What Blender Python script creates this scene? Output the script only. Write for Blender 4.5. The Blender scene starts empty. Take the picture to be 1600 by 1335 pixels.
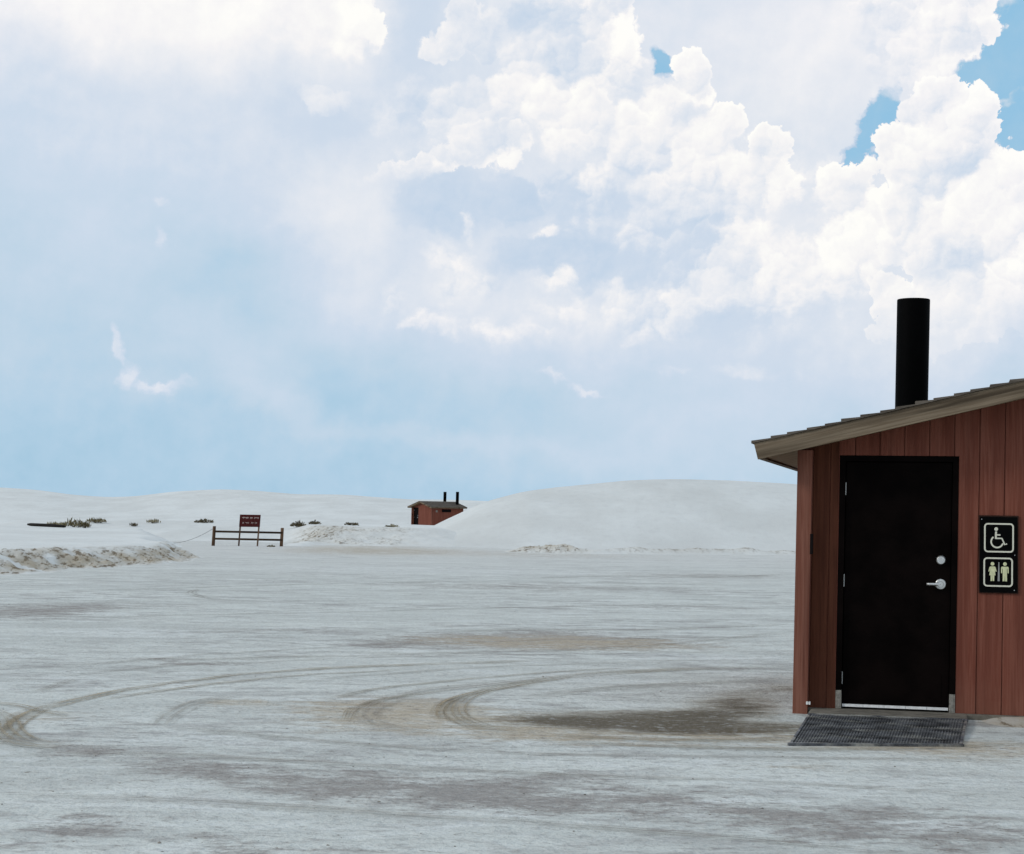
import bpy, bmesh, math, random
import numpy as np
from mathutils import Vector, Matrix

random.seed(7)
RNG = np.random.default_rng(11)
SC = bpy.context.scene
COL = SC.collection

# ------------------------------------------------------------------ camera
F, EYE, ROLL = 2800.0, 1.65, 0.016           # focal length in units of a 1600 px wide frame
PITCH = math.atan(132.5 / F)
fw = Vector((0, math.cos(PITCH), math.sin(PITCH)))
u0 = Vector((0, -math.sin(PITCH), math.cos(PITCH)))
r0 = Vector((1, 0, 0))
UP = u0 * math.cos(ROLL) - r0 * math.sin(ROLL)
RT = r0 * math.cos(ROLL) + u0 * math.sin(ROLL)
cam = bpy.data.cameras.new('camera')
cam.sensor_width = 36.0
cam.lens = 36.0 * F / 1600.0
cam.clip_start, cam.clip_end = 0.1, 8000
co = bpy.data.objects.new('camera', cam)
M = Matrix.Identity(4)
for i in range(3):
    M[i][0], M[i][1], M[i][2] = RT[i], UP[i], -fw[i]
M.translation = (0, 0, EYE)
co.matrix_world = M
COL.objects.link(co)
SC.camera = co


def ray(x, y):
    return fw + RT * ((x - 800) / F) + UP * ((667.5 - y) / F)


def G(x, y, z=0.0):
    d = ray(x, y)
    return Vector((0, 0, EYE)) + d * ((z - EYE) / d.z)


def at_depth(x, y, Y):
    d = ray(x, y)
    return Vector((0, 0, EYE)) + d * (Y / d.y)


SC.view_settings.view_transform = 'Standard'
SC.view_settings.look = 'None'
SC.view_settings.exposure = 0.0
SC.view_settings.gamma = 1.0

# ------------------------------------------------------------------ sun
SUN_DIR = Vector((-0.90, -0.26, 0.50)).normalized()      # towards the sun
sl = bpy.data.lights.new('sun', 'SUN')
sl.energy = 1.25
sl.angle = math.radians(12)
sl.color = (1.0, 0.955, 0.89)
so = bpy.data.objects.new('sun', sl)
so.rotation_euler = SUN_DIR.to_track_quat('Z', 'Y').to_euler()
so.location = (-20, -10, 30)
COL.objects.link(so)


# ------------------------------------------------------------------ node helper
def srgb(r, g, b):
    def f(c):
        c /= 255.0
        return c / 12.92 if c <= 0.04045 else ((c + 0.055) / 1.055) ** 2.4
    return (f(r), f(g), f(b), 1.0)


class NT:
    def __init__(self, tree):
        self.t = tree
        tree.nodes.clear()

    def put(self, sock, v):
        if v is None:
            return
        if isinstance(v, bpy.types.NodeSocket):
            self.t.links.new(v, sock)
        else:
            sock.default_value = v

    def n(self, kind, ins=None, **props):
        nd = self.t.nodes.new(kind)
        for k, v in props.items():
            setattr(nd, k, v)
        for k, v in (ins or {}).items():
            self.put(nd.inputs[k], v)
        return nd

    def m(self, op, a, b=None, c=None, clamp=False):
        nd = self.t.nodes.new('ShaderNodeMath')
        nd.operation = op
        nd.use_clamp = clamp
        for i, v in enumerate((a, b, c)):
            self.put(nd.inputs[i], v)
        return nd.outputs[0]

    def vm(self, op, a, b=None, scale=None):
        nd = self.t.nodes.new('ShaderNodeVectorMath')
        nd.operation = op
        self.put(nd.inputs[0], a)
        if b is not None:
            self.put(nd.inputs[1], b)
        if scale is not None:
            self.put(nd.inputs['Scale'], scale)
        return nd.outputs['Value'] if op in ('LENGTH', 'DOT_PRODUCT', 'DISTANCE') else nd.outputs[0]

    def sm(self, v, a, b, lo=0.0, hi=1.0, kind='SMOOTHSTEP'):
        nd = self.t.nodes.new('ShaderNodeMapRange')
        nd.interpolation_type = kind
        nd.clamp = True
        self.put(nd.inputs[0], v)
        for i, q in enumerate((a, b, lo, hi)):
            self.put(nd.inputs[1 + i], q)
        return nd.outputs[0]

    def mix(self, f, a, b, blend='MIX'):
        nd = self.t.nodes.new('ShaderNodeMix')
        nd.data_type = 'RGBA'
        nd.blend_type = blend
        nd.clamp_factor = True
        self.put(nd.inputs[0], f)
        self.put(nd.inputs[6], a)
        self.put(nd.inputs[7], b)
        return nd.outputs[2]

    def lerp(self, f, a, b):
        nd = self.t.nodes.new('ShaderNodeMix')
        nd.data_type = 'FLOAT'
        nd.clamp_factor = True
        self.put(nd.inputs[0], f)
        self.put(nd.inputs[2], a)
        self.put(nd.inputs[3], b)
        return nd.outputs[0]

    dim = '3D'

    def noise(self, vec, scale, detail=4.0, rough=0.5, lac=2.0, dist=0.0, color=False):
        nd = self.n('ShaderNodeTexNoise', noise_dimensions=self.dim, ins={'Vector': vec, 'Scale': scale, 'Detail': detail,
                                          'Roughness': rough, 'Lacunarity': lac, 'Distortion': dist})
        return nd.outputs['Color' if color else 'Fac']

    def mapping(self, vec, loc=(0, 0, 0), rot=(0, 0, 0), scale=(1, 1, 1), kind='POINT'):
        nd = self.t.nodes.new('ShaderNodeMapping')
        nd.vector_type = kind
        self.put(nd.inputs['Vector'], vec)
        nd.inputs['Location'].default_value = loc
        nd.inputs['Rotation'].default_value = rot
        nd.inputs['Scale'].default_value = scale
        return nd.outputs[0]

    def ramp(self, f, stops, interp='LINEAR'):
        nd = self.t.nodes.new('ShaderNodeValToRGB')
        self.put(nd.inputs[0], f)
        cr = nd.color_ramp
        cr.interpolation = interp
        while len(cr.elements) < len(stops):
            cr.elements.new(0.5)
        for e, (p, c) in zip(cr.elements, stops):
            e.position = p
            e.color = c
        return nd.outputs[0]

    def blob_len(self, vec, c, rx, ry, rot=0.0):
        if abs(rot) < 1e-4:
            nd = self.t.nodes.new('ShaderNodeVectorMath')
            nd.operation = 'MULTIPLY_ADD'
            self.put(nd.inputs[0], vec)
            nd.inputs[1].default_value = (1 / rx, 1 / ry, 0)
            nd.inputs[2].default_value = (-c[0] / rx, -c[1] / ry, 0)
            return self.vm('LENGTH', nd.outputs[0])
        cs, sn = math.cos(rot), math.sin(rot)
        a = self.m('SUBTRACT', self.vm('DOT_PRODUCT', vec, (cs / rx, sn / rx, 0)), (c[0] * cs + c[1] * sn) / rx)
        b = self.m('SUBTRACT', self.vm('DOT_PRODUCT', vec, (-sn / ry, cs / ry, 0)), (-c[0] * sn + c[1] * cs) / ry)
        return self.m('SQRT', self.m('MULTIPLY_ADD', a, a, self.m('MULTIPLY', b, b)))

    def blobs(self, vec, items, start=0.0):
        """sum of amp * smooth falloff"""
        acc = start
        for (c, rx, ry, rot, amp) in items:
            w = self.sm(self.blob_len(vec, c, rx, ry, rot), 0.0, 1.0, 1.0, 0.0)
            acc = self.m('MULTIPLY_ADD', w, amp, acc)
        return acc

    def union(self, vec, items):
        """max of (1 - distance) over ellipses"""
        acc = None
        for (c, rx, ry, rot) in items:
            w = self.m('SUBTRACT', 1.0, self.blob_len(vec, c, rx, ry, rot))
            acc = w if acc is None else self.m('MAXIMUM', acc, w)
        return acc


# ------------------------------------------------------------------ sky: broken cumulus over pale blue
def sky_xy(x, y):
    d = ray(x, y).normalized()
    return (math.atan2(d.x, d.y) * 28.0, math.asin(d.z) * 28.0)


def SB(x, y, rx, ry, amp, rot=0.0):
    """a soft patch of cloud or of clear air: heading/height taken from the view"""
    return (sky_xy(x, y), rx / 100.0, ry / 100.0, -math.radians(rot), amp)


def SU(x, y, rx, ry=None, rot=0.0):
    return (sky_xy(x, y), rx / 100.0, (ry or rx) / 100.0, -math.radians(rot))


STOPS = [(0.0, srgb(135, 197, 234)), (0.2, srgb(169, 204, 228)), (0.38, srgb(190, 212, 230)),
         (0.55, srgb(205, 219, 235)), (0.70, srgb(226, 231, 240)), (0.85, srgb(245, 244, 246)), (1.0, srgb(255, 254, 251))]

SHADE = [(0.0, srgb(172, 200, 226)), (0.2, srgb(186, 207, 229)), (0.38, srgb(196, 213, 232)),
         (0.55, srgb(208, 220, 235)), (0.70, srgb(227, 232, 240)), (0.85, srgb(245, 244, 245)), (1.0, srgb(255, 254, 250))]


def build_sky():
    w = bpy.data.worlds.new('World')
    SC.world = w
    w.use_nodes = True
    N = NT(w.node_tree)
    N.dim = '2D'
    d = N.n('ShaderNodeTexCoord').outputs['Generated']
    s = N.n('ShaderNodeSeparateXYZ', {0: d})
    az = N.m('MULTIPLY', N.m('ARCTAN2', s.outputs[0], s.outputs[1]), 28.0)
    el = N.m('MULTIPLY', N.m('ARCSINE', s.outputs[2]), 28.0)
    P = N.n('ShaderNodeCombineXYZ', {0: az, 1: el, 2: 0.0}).outputs[0]
    half = (0.5, 0.5, 0.5)

    def centred(c, amp):
        return N.vm('SCALE', N.vm('SUBTRACT', c, half), scale=amp)

    big = centred(N.noise(P, 0.6, 4, 0.55, color=True), 1.0)
    fine = centred(N.noise(P, 3.2, 5, 0.62, color=True), 1.0)
    Pw = N.vm('ADD', N.vm('ADD', P, N.vm('SCALE', big, scale=1.5)), N.vm('SCALE', fine, scale=0.5))
    Pc = N.vm('ADD', N.vm('ADD', P, N.vm('SCALE', big, scale=0.7)), N.vm('SCALE', fine, scale=0.30))
    Pl = N.vm('ADD', N.vm('ADD', P, N.vm('SCALE', big, scale=0.5)), N.vm('SCALE', fine, scale=0.34))

    def lump(vec, sc):
        v = N.n('ShaderNodeTexVoronoi', {'Vector': vec, 'Scale': sc}, feature='F1', voronoi_dimensions='2D')
        q = v.outputs['Distance']
        return N.m('MULTIPLY_ADD', q, N.m('MULTIPLY', q, -1.0), 0.5)
    B, R = None, None
    for sc, wb, wr, off in ((1.3, 0.52, 0.62, 0.12), (3.0, 0.30, 0.24, 0.06), (6.6, 0.16, 0.09, 0.030)):
        l0 = lump(Pl, sc)
        l1 = lump(N.vm('ADD', Pl, (-0.55 * off, 0.85 * off, 0)), sc)
        B = N.m('MULTIPLY', l0, wb) if B is None else N.m('MULTIPLY_ADD', l0, wb, B)
        df = N.m('SUBTRACT', l0, l1)
        R = N.m('MULTIPLY', df, wr) if R is None else N.m('MULTIPLY_ADD', df, wr, R)
    B = N.m('SUBTRACT', B, 0.28)
    f0 = N.noise(P, 1.0, 7, 0.60)
    f1 = N.noise(N.vm('ADD', P, (-0.10, 0.16, 0)), 1.0, 7, 0.60)
    fr = N.m('SUBTRACT', f0, f1)
    fc = N.m('SUBTRACT', f0, 0.5)

    # --- thin cloud and clear air
    Ps = N.vm('ADD', N.vm('ADD', P, N.vm('SCALE', big, scale=1.0)), N.vm('SCALE', fine, scale=0.25))
    es = N.n('ShaderNodeSeparateXYZ', {0: Ps}).outputs[1]
    lo, hi = sky_xy(600, 790)[1], sky_xy(600, 60)[1]
    fc0 = N.n('ShaderNodeFloatCurve', {'Value': N.sm(es, lo, hi, 0, 1, 'LINEAR')})
    cv = fc0.mapping.curves[0]
    for (px, py) in ((0.30, 0.36), (0.62, 0.52)):
        cv.points.new(px, py)
    cv.points[0].location = (0, 0.25)
    cv.points[-1].location = (1, 0.64)
    fc0.mapping.update()
    T = N.blobs(Ps, VEIL, start=fc0.outputs[0])
    T = N.m('MULTIPLY_ADD', fc, 0.15, T)
    T = N.m('MULTIPLY_ADD', fr, 0.10, T)
    T = N.m('MINIMUM', T, 0.96)

    # clear blue gaps at the upper right
    gap = N.union(Pc, GAPS)
    gm = N.sm(N.m('MULTIPLY_ADD', fc, 1.2, N.m('MULTIPLY_ADD', B, -0.9, gap)), -0.04, 0.36)
    T = N.lerp(gm, T, N.m('MULTIPLY_ADD', fc, 0.25, 0.10))

    # --- layers of heaped cloud: crisp heads, feet that melt away
    for h in HEAPS:
        Fd = N.union(Pc, h['c'])
        Fd = N.m('MULTIPLY_ADD', B, h.get('rough', 1.0), Fd)
        Fd = N.m('MULTIPLY_ADD', fc, 0.5, Fd)
        cw = h.get('crisp', 0.06)
        if 'soft' in h:                                   # crisp towards the light and the rim, melting away on the other side
            cx, cy, rr_, sw = h['soft']
            k = sky_xy(cx, cy)
            tt = N.vm('DOT_PRODUCT', Pw, (0.62 * 100 / rr_, 0.78 * 100 / rr_, 0))
            tt = N.m('SUBTRACT', tt, (k[0] * 0.62 + k[1] * 0.78) * 100 / rr_)
            cw = N.sm(tt, -0.7, 0.5, sw, cw)
        mask = N.sm(Fd, 0.0, cw)
        if 'foot' in h:
            y0, y1 = h['foot']
            e0, e1 = sky_xy(h['x'], y0)[1], sky_xy(h['x'], y1)[1]
            ew = N.n('ShaderNodeSeparateXYZ', {0: Pw}).outputs[1]
            mask = N.m('MULTIPLY', mask, N.sm(ew, e1, e0))
        if 'op' in h:
            mask = N.m('MULTIPLY', mask, h['op'])
        S = N.blobs(Pw, h.get('shade', []), start=h['base'])
        S = N.m('ADD', S, N.sm(Fd, 0.0, 0.35, h.get('rim', 0.1), 0.0))
        S = N.m('MULTIPLY_ADD', R, h.get('rel', 1.0), S)
        S = N.m('MULTIPLY_ADD', fr, h.get('fuzz', 0.22), S)
        S = N.m('MULTIPLY_ADD', fc, 0.30, S)
        S = N.m('MINIMUM', S, 1.0)
        T = N.lerp(mask, T, S)

    # shaded cloud is grey-lavender, clear air is blue
    zone = N.sm(N.blobs(Ps, ZONE), 0.15, 0.75)
    zone = N.m('MULTIPLY', zone, N.sm(T, 0.10, 0.24))
    col = N.mix(zone, N.ramp(T, STOPS), N.ramp(T, SHADE))
    cloud = N.vm('SCALE', col, scale=10.0)
    nish = N.n('ShaderNodeTexSky', sky_type='NISHITA', sun_disc=False)
    nish.sun_elevation = math.asin(SUN_DIR.z)
    nish.sun_rotation = math.atan2(SUN_DIR.x, SUN_DIR.y)
    clear = N.sm(T, 0.0, 0.35, 0.15, 0.0)             # clear air shows through where the cloud is thin
    out = N.mix(clear, cloud, nish.outputs[0])
    bg = N.n('ShaderNodeBackground', {'Color': out, 'Strength': 0.1})
    # the rest of the dome: the same broken cloud, in less detail
    n3 = N.n('ShaderNodeTexNoise', {'Vector': N.vm('MULTIPLY', d, (1, 1, 1.6)), 'Scale': 3.2, 'Detail': 5.0, 'Roughness': 0.58}).outputs['Fac']
    T2 = N.m('MULTIPLY_ADD', N.m('SUBTRACT', n3, 0.5), 1.9, 0.56)
    out2 = N.mix(N.sm(T2, 0.0, 0.35, 0.15, 0.0), N.vm('SCALE', N.ramp(T2, STOPS), scale=10.0), nish.outputs[0])
    bg2 = N.n('ShaderNodeBackground', {'Color': out2, 'Strength': 0.1})
    near = N.m('MULTIPLY', N.sm(N.m('ABSOLUTE', az), 18.0, 12.0), N.sm(el, 14.0, 9.0))
    mx = N.n('ShaderNodeMixShader', {0: near})
    o = N.n('ShaderNodeOutputWorld')
    w.node_tree.links.new(bg2.outputs[0], mx.inputs[1])
    w.node_tree.links.new(bg.outputs[0], mx.inputs[2])
    w.node_tree.links.new(mx.outputs[0], o.inputs['Surface'])
    w.cycles.sampling_method = 'MANUAL'
    w.cycles.sample_map_resolution = 256


VEIL = [
    SB(370, 425, 170, 120, -0.13, 30), SB(510, 610, 230, 90, -0.05, 30), SB(100, 690, 360, 120, -0.05), SB(10, 300, 140, 260, -0.06),
    SB(540, 320, 190, 110, 0.13), SB(520, 440, 180, 170, 0.12), SB(390, 560, 170, 90, 0.10, 25), SB(450, 640, 190, 50, 0.13, 25),
    SB(240, 600, 120, 40, 0.06, 10), SB(640, 40, 130, 120, -0.20), SB(520, 190, 110, 60, -0.08), SB(250, 10, 650, 150, 0.24),
    SB(900, 380, 520, 330, 0.15), SB(760, 510, 360, 130, 0.14), SB(700, 440, 120, 100, 0.10), SB(900, 480, 140, 60, 0.10), SB(1150, 560, 480, 130, 0.16), SB(1500, 540, 300, 160, 0.20),
    SB(1050, 710, 480, 110, 0.18), SB(700, 690, 320, 26, 0.09, 3), SB(1250, 640, 400, 90, 0.10),
    SB(720, 310, 150, 75, -0.24), SB(900, 390, 150, 85, -0.24), SB(640, 335, 70, 50, -0.10), SB(1100, 500, 200, 50, -0.12), SB(1180, 130, 330, 260, 0.08),
    SB(1400, 60, 300, 200, 0.14), SB(1450, 380, 320, 240, 0.20), SB(1200, 380, 260, 200, 0.12),
]
ZONE = [SB(900, 300, 620, 420, 1.0), SB(1350, 420, 420, 420, 0.9), SB(700, 80, 350, 250, 0.8), SB(300, 120, 420, 300, 0.6), SB(560, 330, 300, 260, 0.5)]
GAPS = [SU(1600, 70, 95, 120), SU(1640, 190, 110, 100), SU(1640, 10, 110, 60), SU(1560, 130, 75, 45),
        SU(1368, 200, 26, 90, 18), SU(1345, 255, 34, 26), SU(1385, 170, 26, 34),
        SU(1030, 92, 18, 30), SU(1450, 150, 22, 14)]
HEAPS = [
    # top right sheet edge
    dict(c=[SU(1440, 30, 115, 100), SU(1505, 55, 55, 50), SU(1400, 90, 80, 60), SU(1490, 0, 60, 60), SU(1440, 110, 60, 40)],
         shade=[SB(1350, 90, 150, 140, -0.14), SB(1480, 20, 70, 40, 0.05)], base=0.84, rim=0.10, crisp=0.06, x=1440, soft=(1440, 60, 110, 0.7)),
    # white top left
    dict(c=[SU(430, -10, 230, 110), SU(120, -60, 420, 130)],
         base=0.92, rim=0.02, crisp=0.9, rough=0.3, rel=0.15, foot=(0, 150), x=450),
    dict(c=[SU(548, 20, 46, 55), SU(520, 60, 60, 30)],
         base=0.93, rim=0.05, crisp=0.12, rough=0.9, rel=0.4, foot=(30, 120), x=550, soft=(555, 30, 50, 0.8)),
    dict(c=[SU(512, 158, 40, 32)], shade=[SB(530, 180, 60, 40, -0.12)], base=0.74, rim=0.06, crisp=0.3, rough=0.8, rel=0.5, x=512, op=0.7),
    dict(c=[SU(735, 30, 36, 40), SU(690, 60, 50, 30), SU(770, 60, 40, 40)], base=0.74, rim=0.12, crisp=0.20,
         foot=(60, 130), x=730, op=0.8),
    # pale tower left of the gap
    dict(c=[SU(860, 110, 130, 100), SU(940, 130, 80, 70), SU(870, 20, 100, 80)],
         shade=[SB(850, 30, 120, 80, -0.26), SB(880, 100, 60, 50, -0.18)], base=0.78, rim=0.06, crisp=0.45,
         foot=(200, 320), x=880),
    dict(c=[SU(955, 30, 50, 100), SU(930, 120, 70, 50)],
         shade=[SB(900, 60, 60, 120, -0.14)], base=0.86, rim=0.10, crisp=0.08, foot=(110, 260), x=950, soft=(950, 60, 90, 0.6)),
    # ridge with a blue-grey underside
    dict(c=[SU(700, 180, 120, 80), SU(765, 150, 60, 60)],
         shade=[SB(660, 180, 70, 50, -0.16), SB(560, 190, 60, 60, -0.10)], base=0.72, rim=0.06, crisp=0.5, x=720, op=0.8),
    dict(c=[SU(765, 225, 60, 40, -20), SU(690, 262, 80, 22, -22), SU(620, 290, 90, 26, -14)],
         base=0.78, rim=0.06, crisp=0.16, x=720, foot=(262, 325), op=0.9),
    dict(c=[SU(690, 325, 95, 45, -10), SU(800, 310, 90, 50), SU(880, 400, 110, 60), SU(900, 300, 90, 60)],
         base=0.44, rim=0.03, crisp=0.45, rel=0.5, x=800, op=0.9),
    # the great heap: soft body, then its crisp heads
    dict(c=[SU(1100, 330, 230, 150), SU(1150, 440, 230, 120), SU(1000, 230, 160, 110), SU(1280, 400, 120, 120)],
         shade=[SB(1060, 360, 150, 60, -0.20, 20), SB(960, 300, 130, 70, -0.24), SB(1000, 410, 190, 80, -0.32),
                SB(1180, 500, 190, 60, -0.22), SB(1130, 300, 90, 60, -0.10)],
         base=0.80, rim=0.02, crisp=0.55, foot=(430, 580), x=1050),
    dict(c=[SU(890, 185, 90, 60), SU(835, 160, 40, 46), SU(960, 215, 90, 50)],
         shade=[SB(900, 250, 120, 40, -0.12)], base=0.84, rim=0.10, crisp=0.16, foot=(190, 310), x=900, soft=(900, 170, 100, 0.8)),
    dict(c=[SU(1078, 122, 40, 48), SU(1035, 155, 56, 44), SU(1125, 195, 46, 44), SU(1090, 240, 90, 70)],
         shade=[SB(1050, 190, 70, 50, -0.10)], base=0.88, rim=0.10, crisp=0.05, foot=(200, 340), x=1080, soft=(1070, 150, 90, 0.8)),
    dict(c=[SU(1208, 235, 36, 40), SU(1195, 300, 60, 60), SU(1150, 260, 40, 40)],
         base=0.86, rim=0.10, crisp=0.06, foot=(270, 400), x=1200, soft=(1200, 260, 70, 0.8)),
    dict(c=[SU(1325, 315, 54, 50), SU(1352, 380, 34, 70), SU(1290, 390, 90, 80), SU(1240, 420, 80, 60)],
         shade=[SB(1270, 440, 80, 40, -0.06)], base=0.88, rim=0.10, crisp=0.06, foot=(400, 520), x=1300, soft=(1310, 350, 90, 0.8)),
    # right heap
    dict(c=[SU(1470, 175, 80, 48), SU(1420, 220, 48, 75), SU(1520, 200, 42, 60), SU(1480, 290, 115, 90),
            SU(1575, 310, 70, 50), SU(1440, 360, 70, 80), SU(1560, 400, 130, 110), SU(1460, 470, 110, 80),
            SU(1640, 430, 110, 120)],
         shade=[SB(1490, 270, 90, 50, -0.14), SB(1440, 340, 70, 60, -0.12), SB(1500, 430, 130, 60, -0.16),
                SB(1540, 160, 60, 60, 0.06)],
         base=0.85, rim=0.10, crisp=0.05, foot=(400, 590), x=1500),
    # puffs on the shaded side
    dict(c=[SU(622, 470, 22, 40), SU(650, 500, 44, 26), SU(700, 400, 50, 34), SU(770, 440, 60, 34),
            SU(720, 510, 80, 26), SU(740, 350, 16, 30), SU(700, 450, 40, 40)],
         base=0.75, rim=0.07, crisp=0.8, rough=1.2, foot=(490, 570), x=700),
    dict(c=[SU(880, 485, 60, 40), SU(820, 520, 70, 26), SU(960, 470, 50, 50), SU(850, 360, 30, 14),
            SU(1000, 520, 60, 30), SU(860, 440, 50, 20)],
         base=0.76, rim=0.07, crisp=0.8, rough=1.2, foot=(490, 570), x=850),
    # small wisps over the blue
    dict(c=[SU(186, 540, 12, 40, -14), SU(205, 585, 22, 24), SU(250, 600, 55, 14, 4)],
         base=0.68, rim=0.03, crisp=0.7, rough=1.2, rel=0.4, foot=(580, 650), x=220, op=0.75),
    dict(c=[SU(250, 325, 26, 13), SU(252, 376, 16, 22)], base=0.68, rim=0.02, crisp=0.8, rough=1.2, rel=0.4, op=0.85),
    dict(c=[SU(850, 585, 44, 10, 15), SU(910, 606, 55, 9, 10), SU(1050, 585, 50, 12), SU(1190, 590, 90, 18, 5)],
         base=0.66, rim=0.03, crisp=1.0, rough=1.0, rel=0.4, op=0.8),
]
build_sky()


# ================================================================== materials
def material(name):
    m = bpy.data.materials.new(name)
    m.use_nodes = True
    N = NT(m.node_tree)
    b = N.n('ShaderNodeBsdfPrincipled')
    o = N.n('ShaderNodeOutputMaterial')
    m.node_tree.links.new(b.outputs[0], o.inputs[0])
    N.b, N.o = b, o
    return m, N


def finish(N, col, rough=0.8, spec=0.3, metal=0.0, height=None, bump=0.3, dist=0.02):
    N.put(N.b.inputs['Base Color'], col)
    N.put(N.b.inputs['Roughness'], rough)
    N.put(N.b.inputs['Specular IOR Level'], spec)
    N.put(N.b.inputs['Metallic'], metal)
    if height is not None:
        bp = N.n('ShaderNodeBump', {'Height': height, 'Strength': bump, 'Distance': dist})
        N.put(N.b.inputs['Normal'], bp.outputs[0])


def wpos(N):
    return N.n('ShaderNodeNewGeometry').outputs['Position']


def opos(N):
    return N.n('ShaderNodeTexCoord').outputs['Object']


MAT = {}


def wood(name, c0, c1, c2, axis='z', rough=0.75, spec=0.15, grain=1.0, dust=0.0, dustcol=(0.3, 0.28, 0.25, 1), tilt=0.0):
    """stained or weathered timber with grain along one axis of the object"""
    m, N = material(name)
    p = opos(N)
    if tilt:
        p = N.mapping(p, rot=(0, tilt, 0))
    sc = {'z': (42, 42, 1.4), 'x': (1.4, 42, 42)}[axis]
    g = N.noise(N.mapping(p, scale=sc), 1.0, 6, 0.62, dist=0.6)
    g2 = N.noise(N.mapping(p, scale=tuple(q * 0.22 for q in sc)), 1.0, 4, 0.55)
    board = N.noise(N.mapping(p, scale=(5.2, 5.2, 0.25) if axis == 'z' else (0.25, 5, 5)), 1.0, 1, 0.5)
    c = N.mix(N.sm(g, 0.36, 0.64), c0, c1)
    c = N.mix(N.m('MULTIPLY', N.sm(g2, 0.44, 0.66), 0.80 * grain), c, c2)
    c = N.mix(N.m('MULTIPLY', N.sm(board, 0.35, 0.7), 0.35), c, c0)
    if dust:
        z = N.n('ShaderNodeSeparateXYZ', {0: p}).outputs[2]
        sp = N.noise(p, 9.0, 5, 0.6)
        f = N.m('MULTIPLY', N.sm(N.m('MULTIPLY_ADD', sp, 0.4, z), 0.65, 0.15), dust)
        c = N.mix(f, c, dustcol)
    finish(N, c, rough, spec, height=N.m('MULTIPLY_ADD', g, 1.0, g2), bump=0.55, dist=0.004)
    MAT[name] = m
    return m


wood('red_shaded', (0.078, 0.023, 0.011, 1), (0.115, 0.038, 0.019, 1), (0.040, 0.010, 0.005, 1), dust=0.15,
     dustcol=(0.16, 0.07, 0.045, 1))  # siding red with the shade beside the corner post put into the colour
wood('red_siding', (0.160, 0.047, 0.029, 1), (0.215, 0.076, 0.050, 1), (0.096, 0.026, 0.016, 1), grain=0.7, dust=0.22,
     dustcol=(0.24, 0.12, 0.08, 1))
wood('red_trim', (0.170, 0.060, 0.038, 1), (0.235, 0.100, 0.068, 1), (0.095, 0.030, 0.019, 1), dust=0.15,
     dustcol=(0.24, 0.12, 0.08, 1))
wood('fascia', (0.140, 0.102, 0.066, 1), (0.225, 0.175, 0.120, 1), (0.056, 0.040, 0.025, 1), axis='x', grain=1.5, tilt=0.236)
wood('soffit', (0.230, 0.165, 0.088, 1), (0.290, 0.215, 0.125, 1), (0.140, 0.098, 0.052, 1), axis='x')
wood('shingle', (0.100, 0.082, 0.064, 1), (0.160, 0.136, 0.112, 1), (0.055, 0.045, 0.036, 1), axis='x')
wood('dark_post', (0.095, 0.054, 0.030, 1), (0.165, 0.098, 0.060, 1), (0.030, 0.018, 0.012, 1))
wood('dark_rail', (0.048, 0.029, 0.016, 1), (0.095, 0.060, 0.036, 1), (0.012, 0.008, 0.006, 1), axis='x')
wood('old_beam', (0.014, 0.012, 0.010, 1), (0.034, 0.030, 0.026, 1), (0.008, 0.007, 0.006, 1), axis='x')


def plain(name, col, rough=0.5, spec=0.3, metal=0.0, var=0.25, scale=12.0, bump=0.1):
    m, N = material(name)
    p = opos(N)
    n1 = N.noise(p, scale, 5, 0.6)
    k = N.sm(n1, 0.3, 0.7)
    lo = tuple(q * (1 - var) for q in col[:3]) + (1,)
    hi = tuple(min(1, q * (1 + var)) for q in col[:3]) + (1,)
    finish(N, N.mix(k, lo, hi), rough, spec, metal, height=n1, bump=bump, dist=0.003)
    MAT[name] = m
    return m


plain('door_paint', (0.0034, 0.0021, 0.0018), 0.5, 0.022, var=0.5, scale=3.0)
plain('black_pipe', (0.0012, 0.0012, 0.0013), 0.6, 0.02, var=0.2)
plain('steel', (0.62, 0.62, 0.60), 0.35, 0.5, metal=0.85, var=0.1)
plain('bare_metal', (0.23, 0.215, 0.185), 0.6, 0.4, metal=0.2, var=0.35, scale=40)
plain('weather_strip', (0.74, 0.74, 0.72), 0.5, 0.4, var=0.12, scale=30)
plain('concrete', (0.150, 0.135, 0.110), 0.9, 0.2, var=0.3, scale=9, bump=0.4)
plain('sign_black', (0.0022, 0.0022, 0.0022), 0.5, 0.03, var=0.2)
plain('sign_back', (0.030, 0.014, 0.010), 0.7, 0.1, var=0.3)
plain('sign_cream', (0.66, 0.64, 0.52), 0.6, 0.2, var=0.06, scale=60)
plain('sign_yellow', (0.60, 0.60, 0.36), 0.6, 0.2, var=0.10, scale=30)
plain('sign_grey', (0.30, 0.30, 0.28), 0.6, 0.2, var=0.06)
plain('sign_maroon', (0.060, 0.009, 0.008), 0.6, 0.15, var=0.25)
plain('sign_letters', (0.42, 0.34, 0.31), 0.6, 0.2, var=0.1)
plain('grate', (0.088, 0.089, 0.092), 0.65, 0.3, metal=0.1, var=0.75, scale=6, bump=0.3)
plain('grate_rim', (0.085, 0.090, 0.100), 0.5, 0.4, metal=0.3, var=0.6, scale=10, bump=0.3)
plain('grate_pan', (0.105, 0.098, 0.086), 0.9, 0.1, var=0.85, scale=5)


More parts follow.
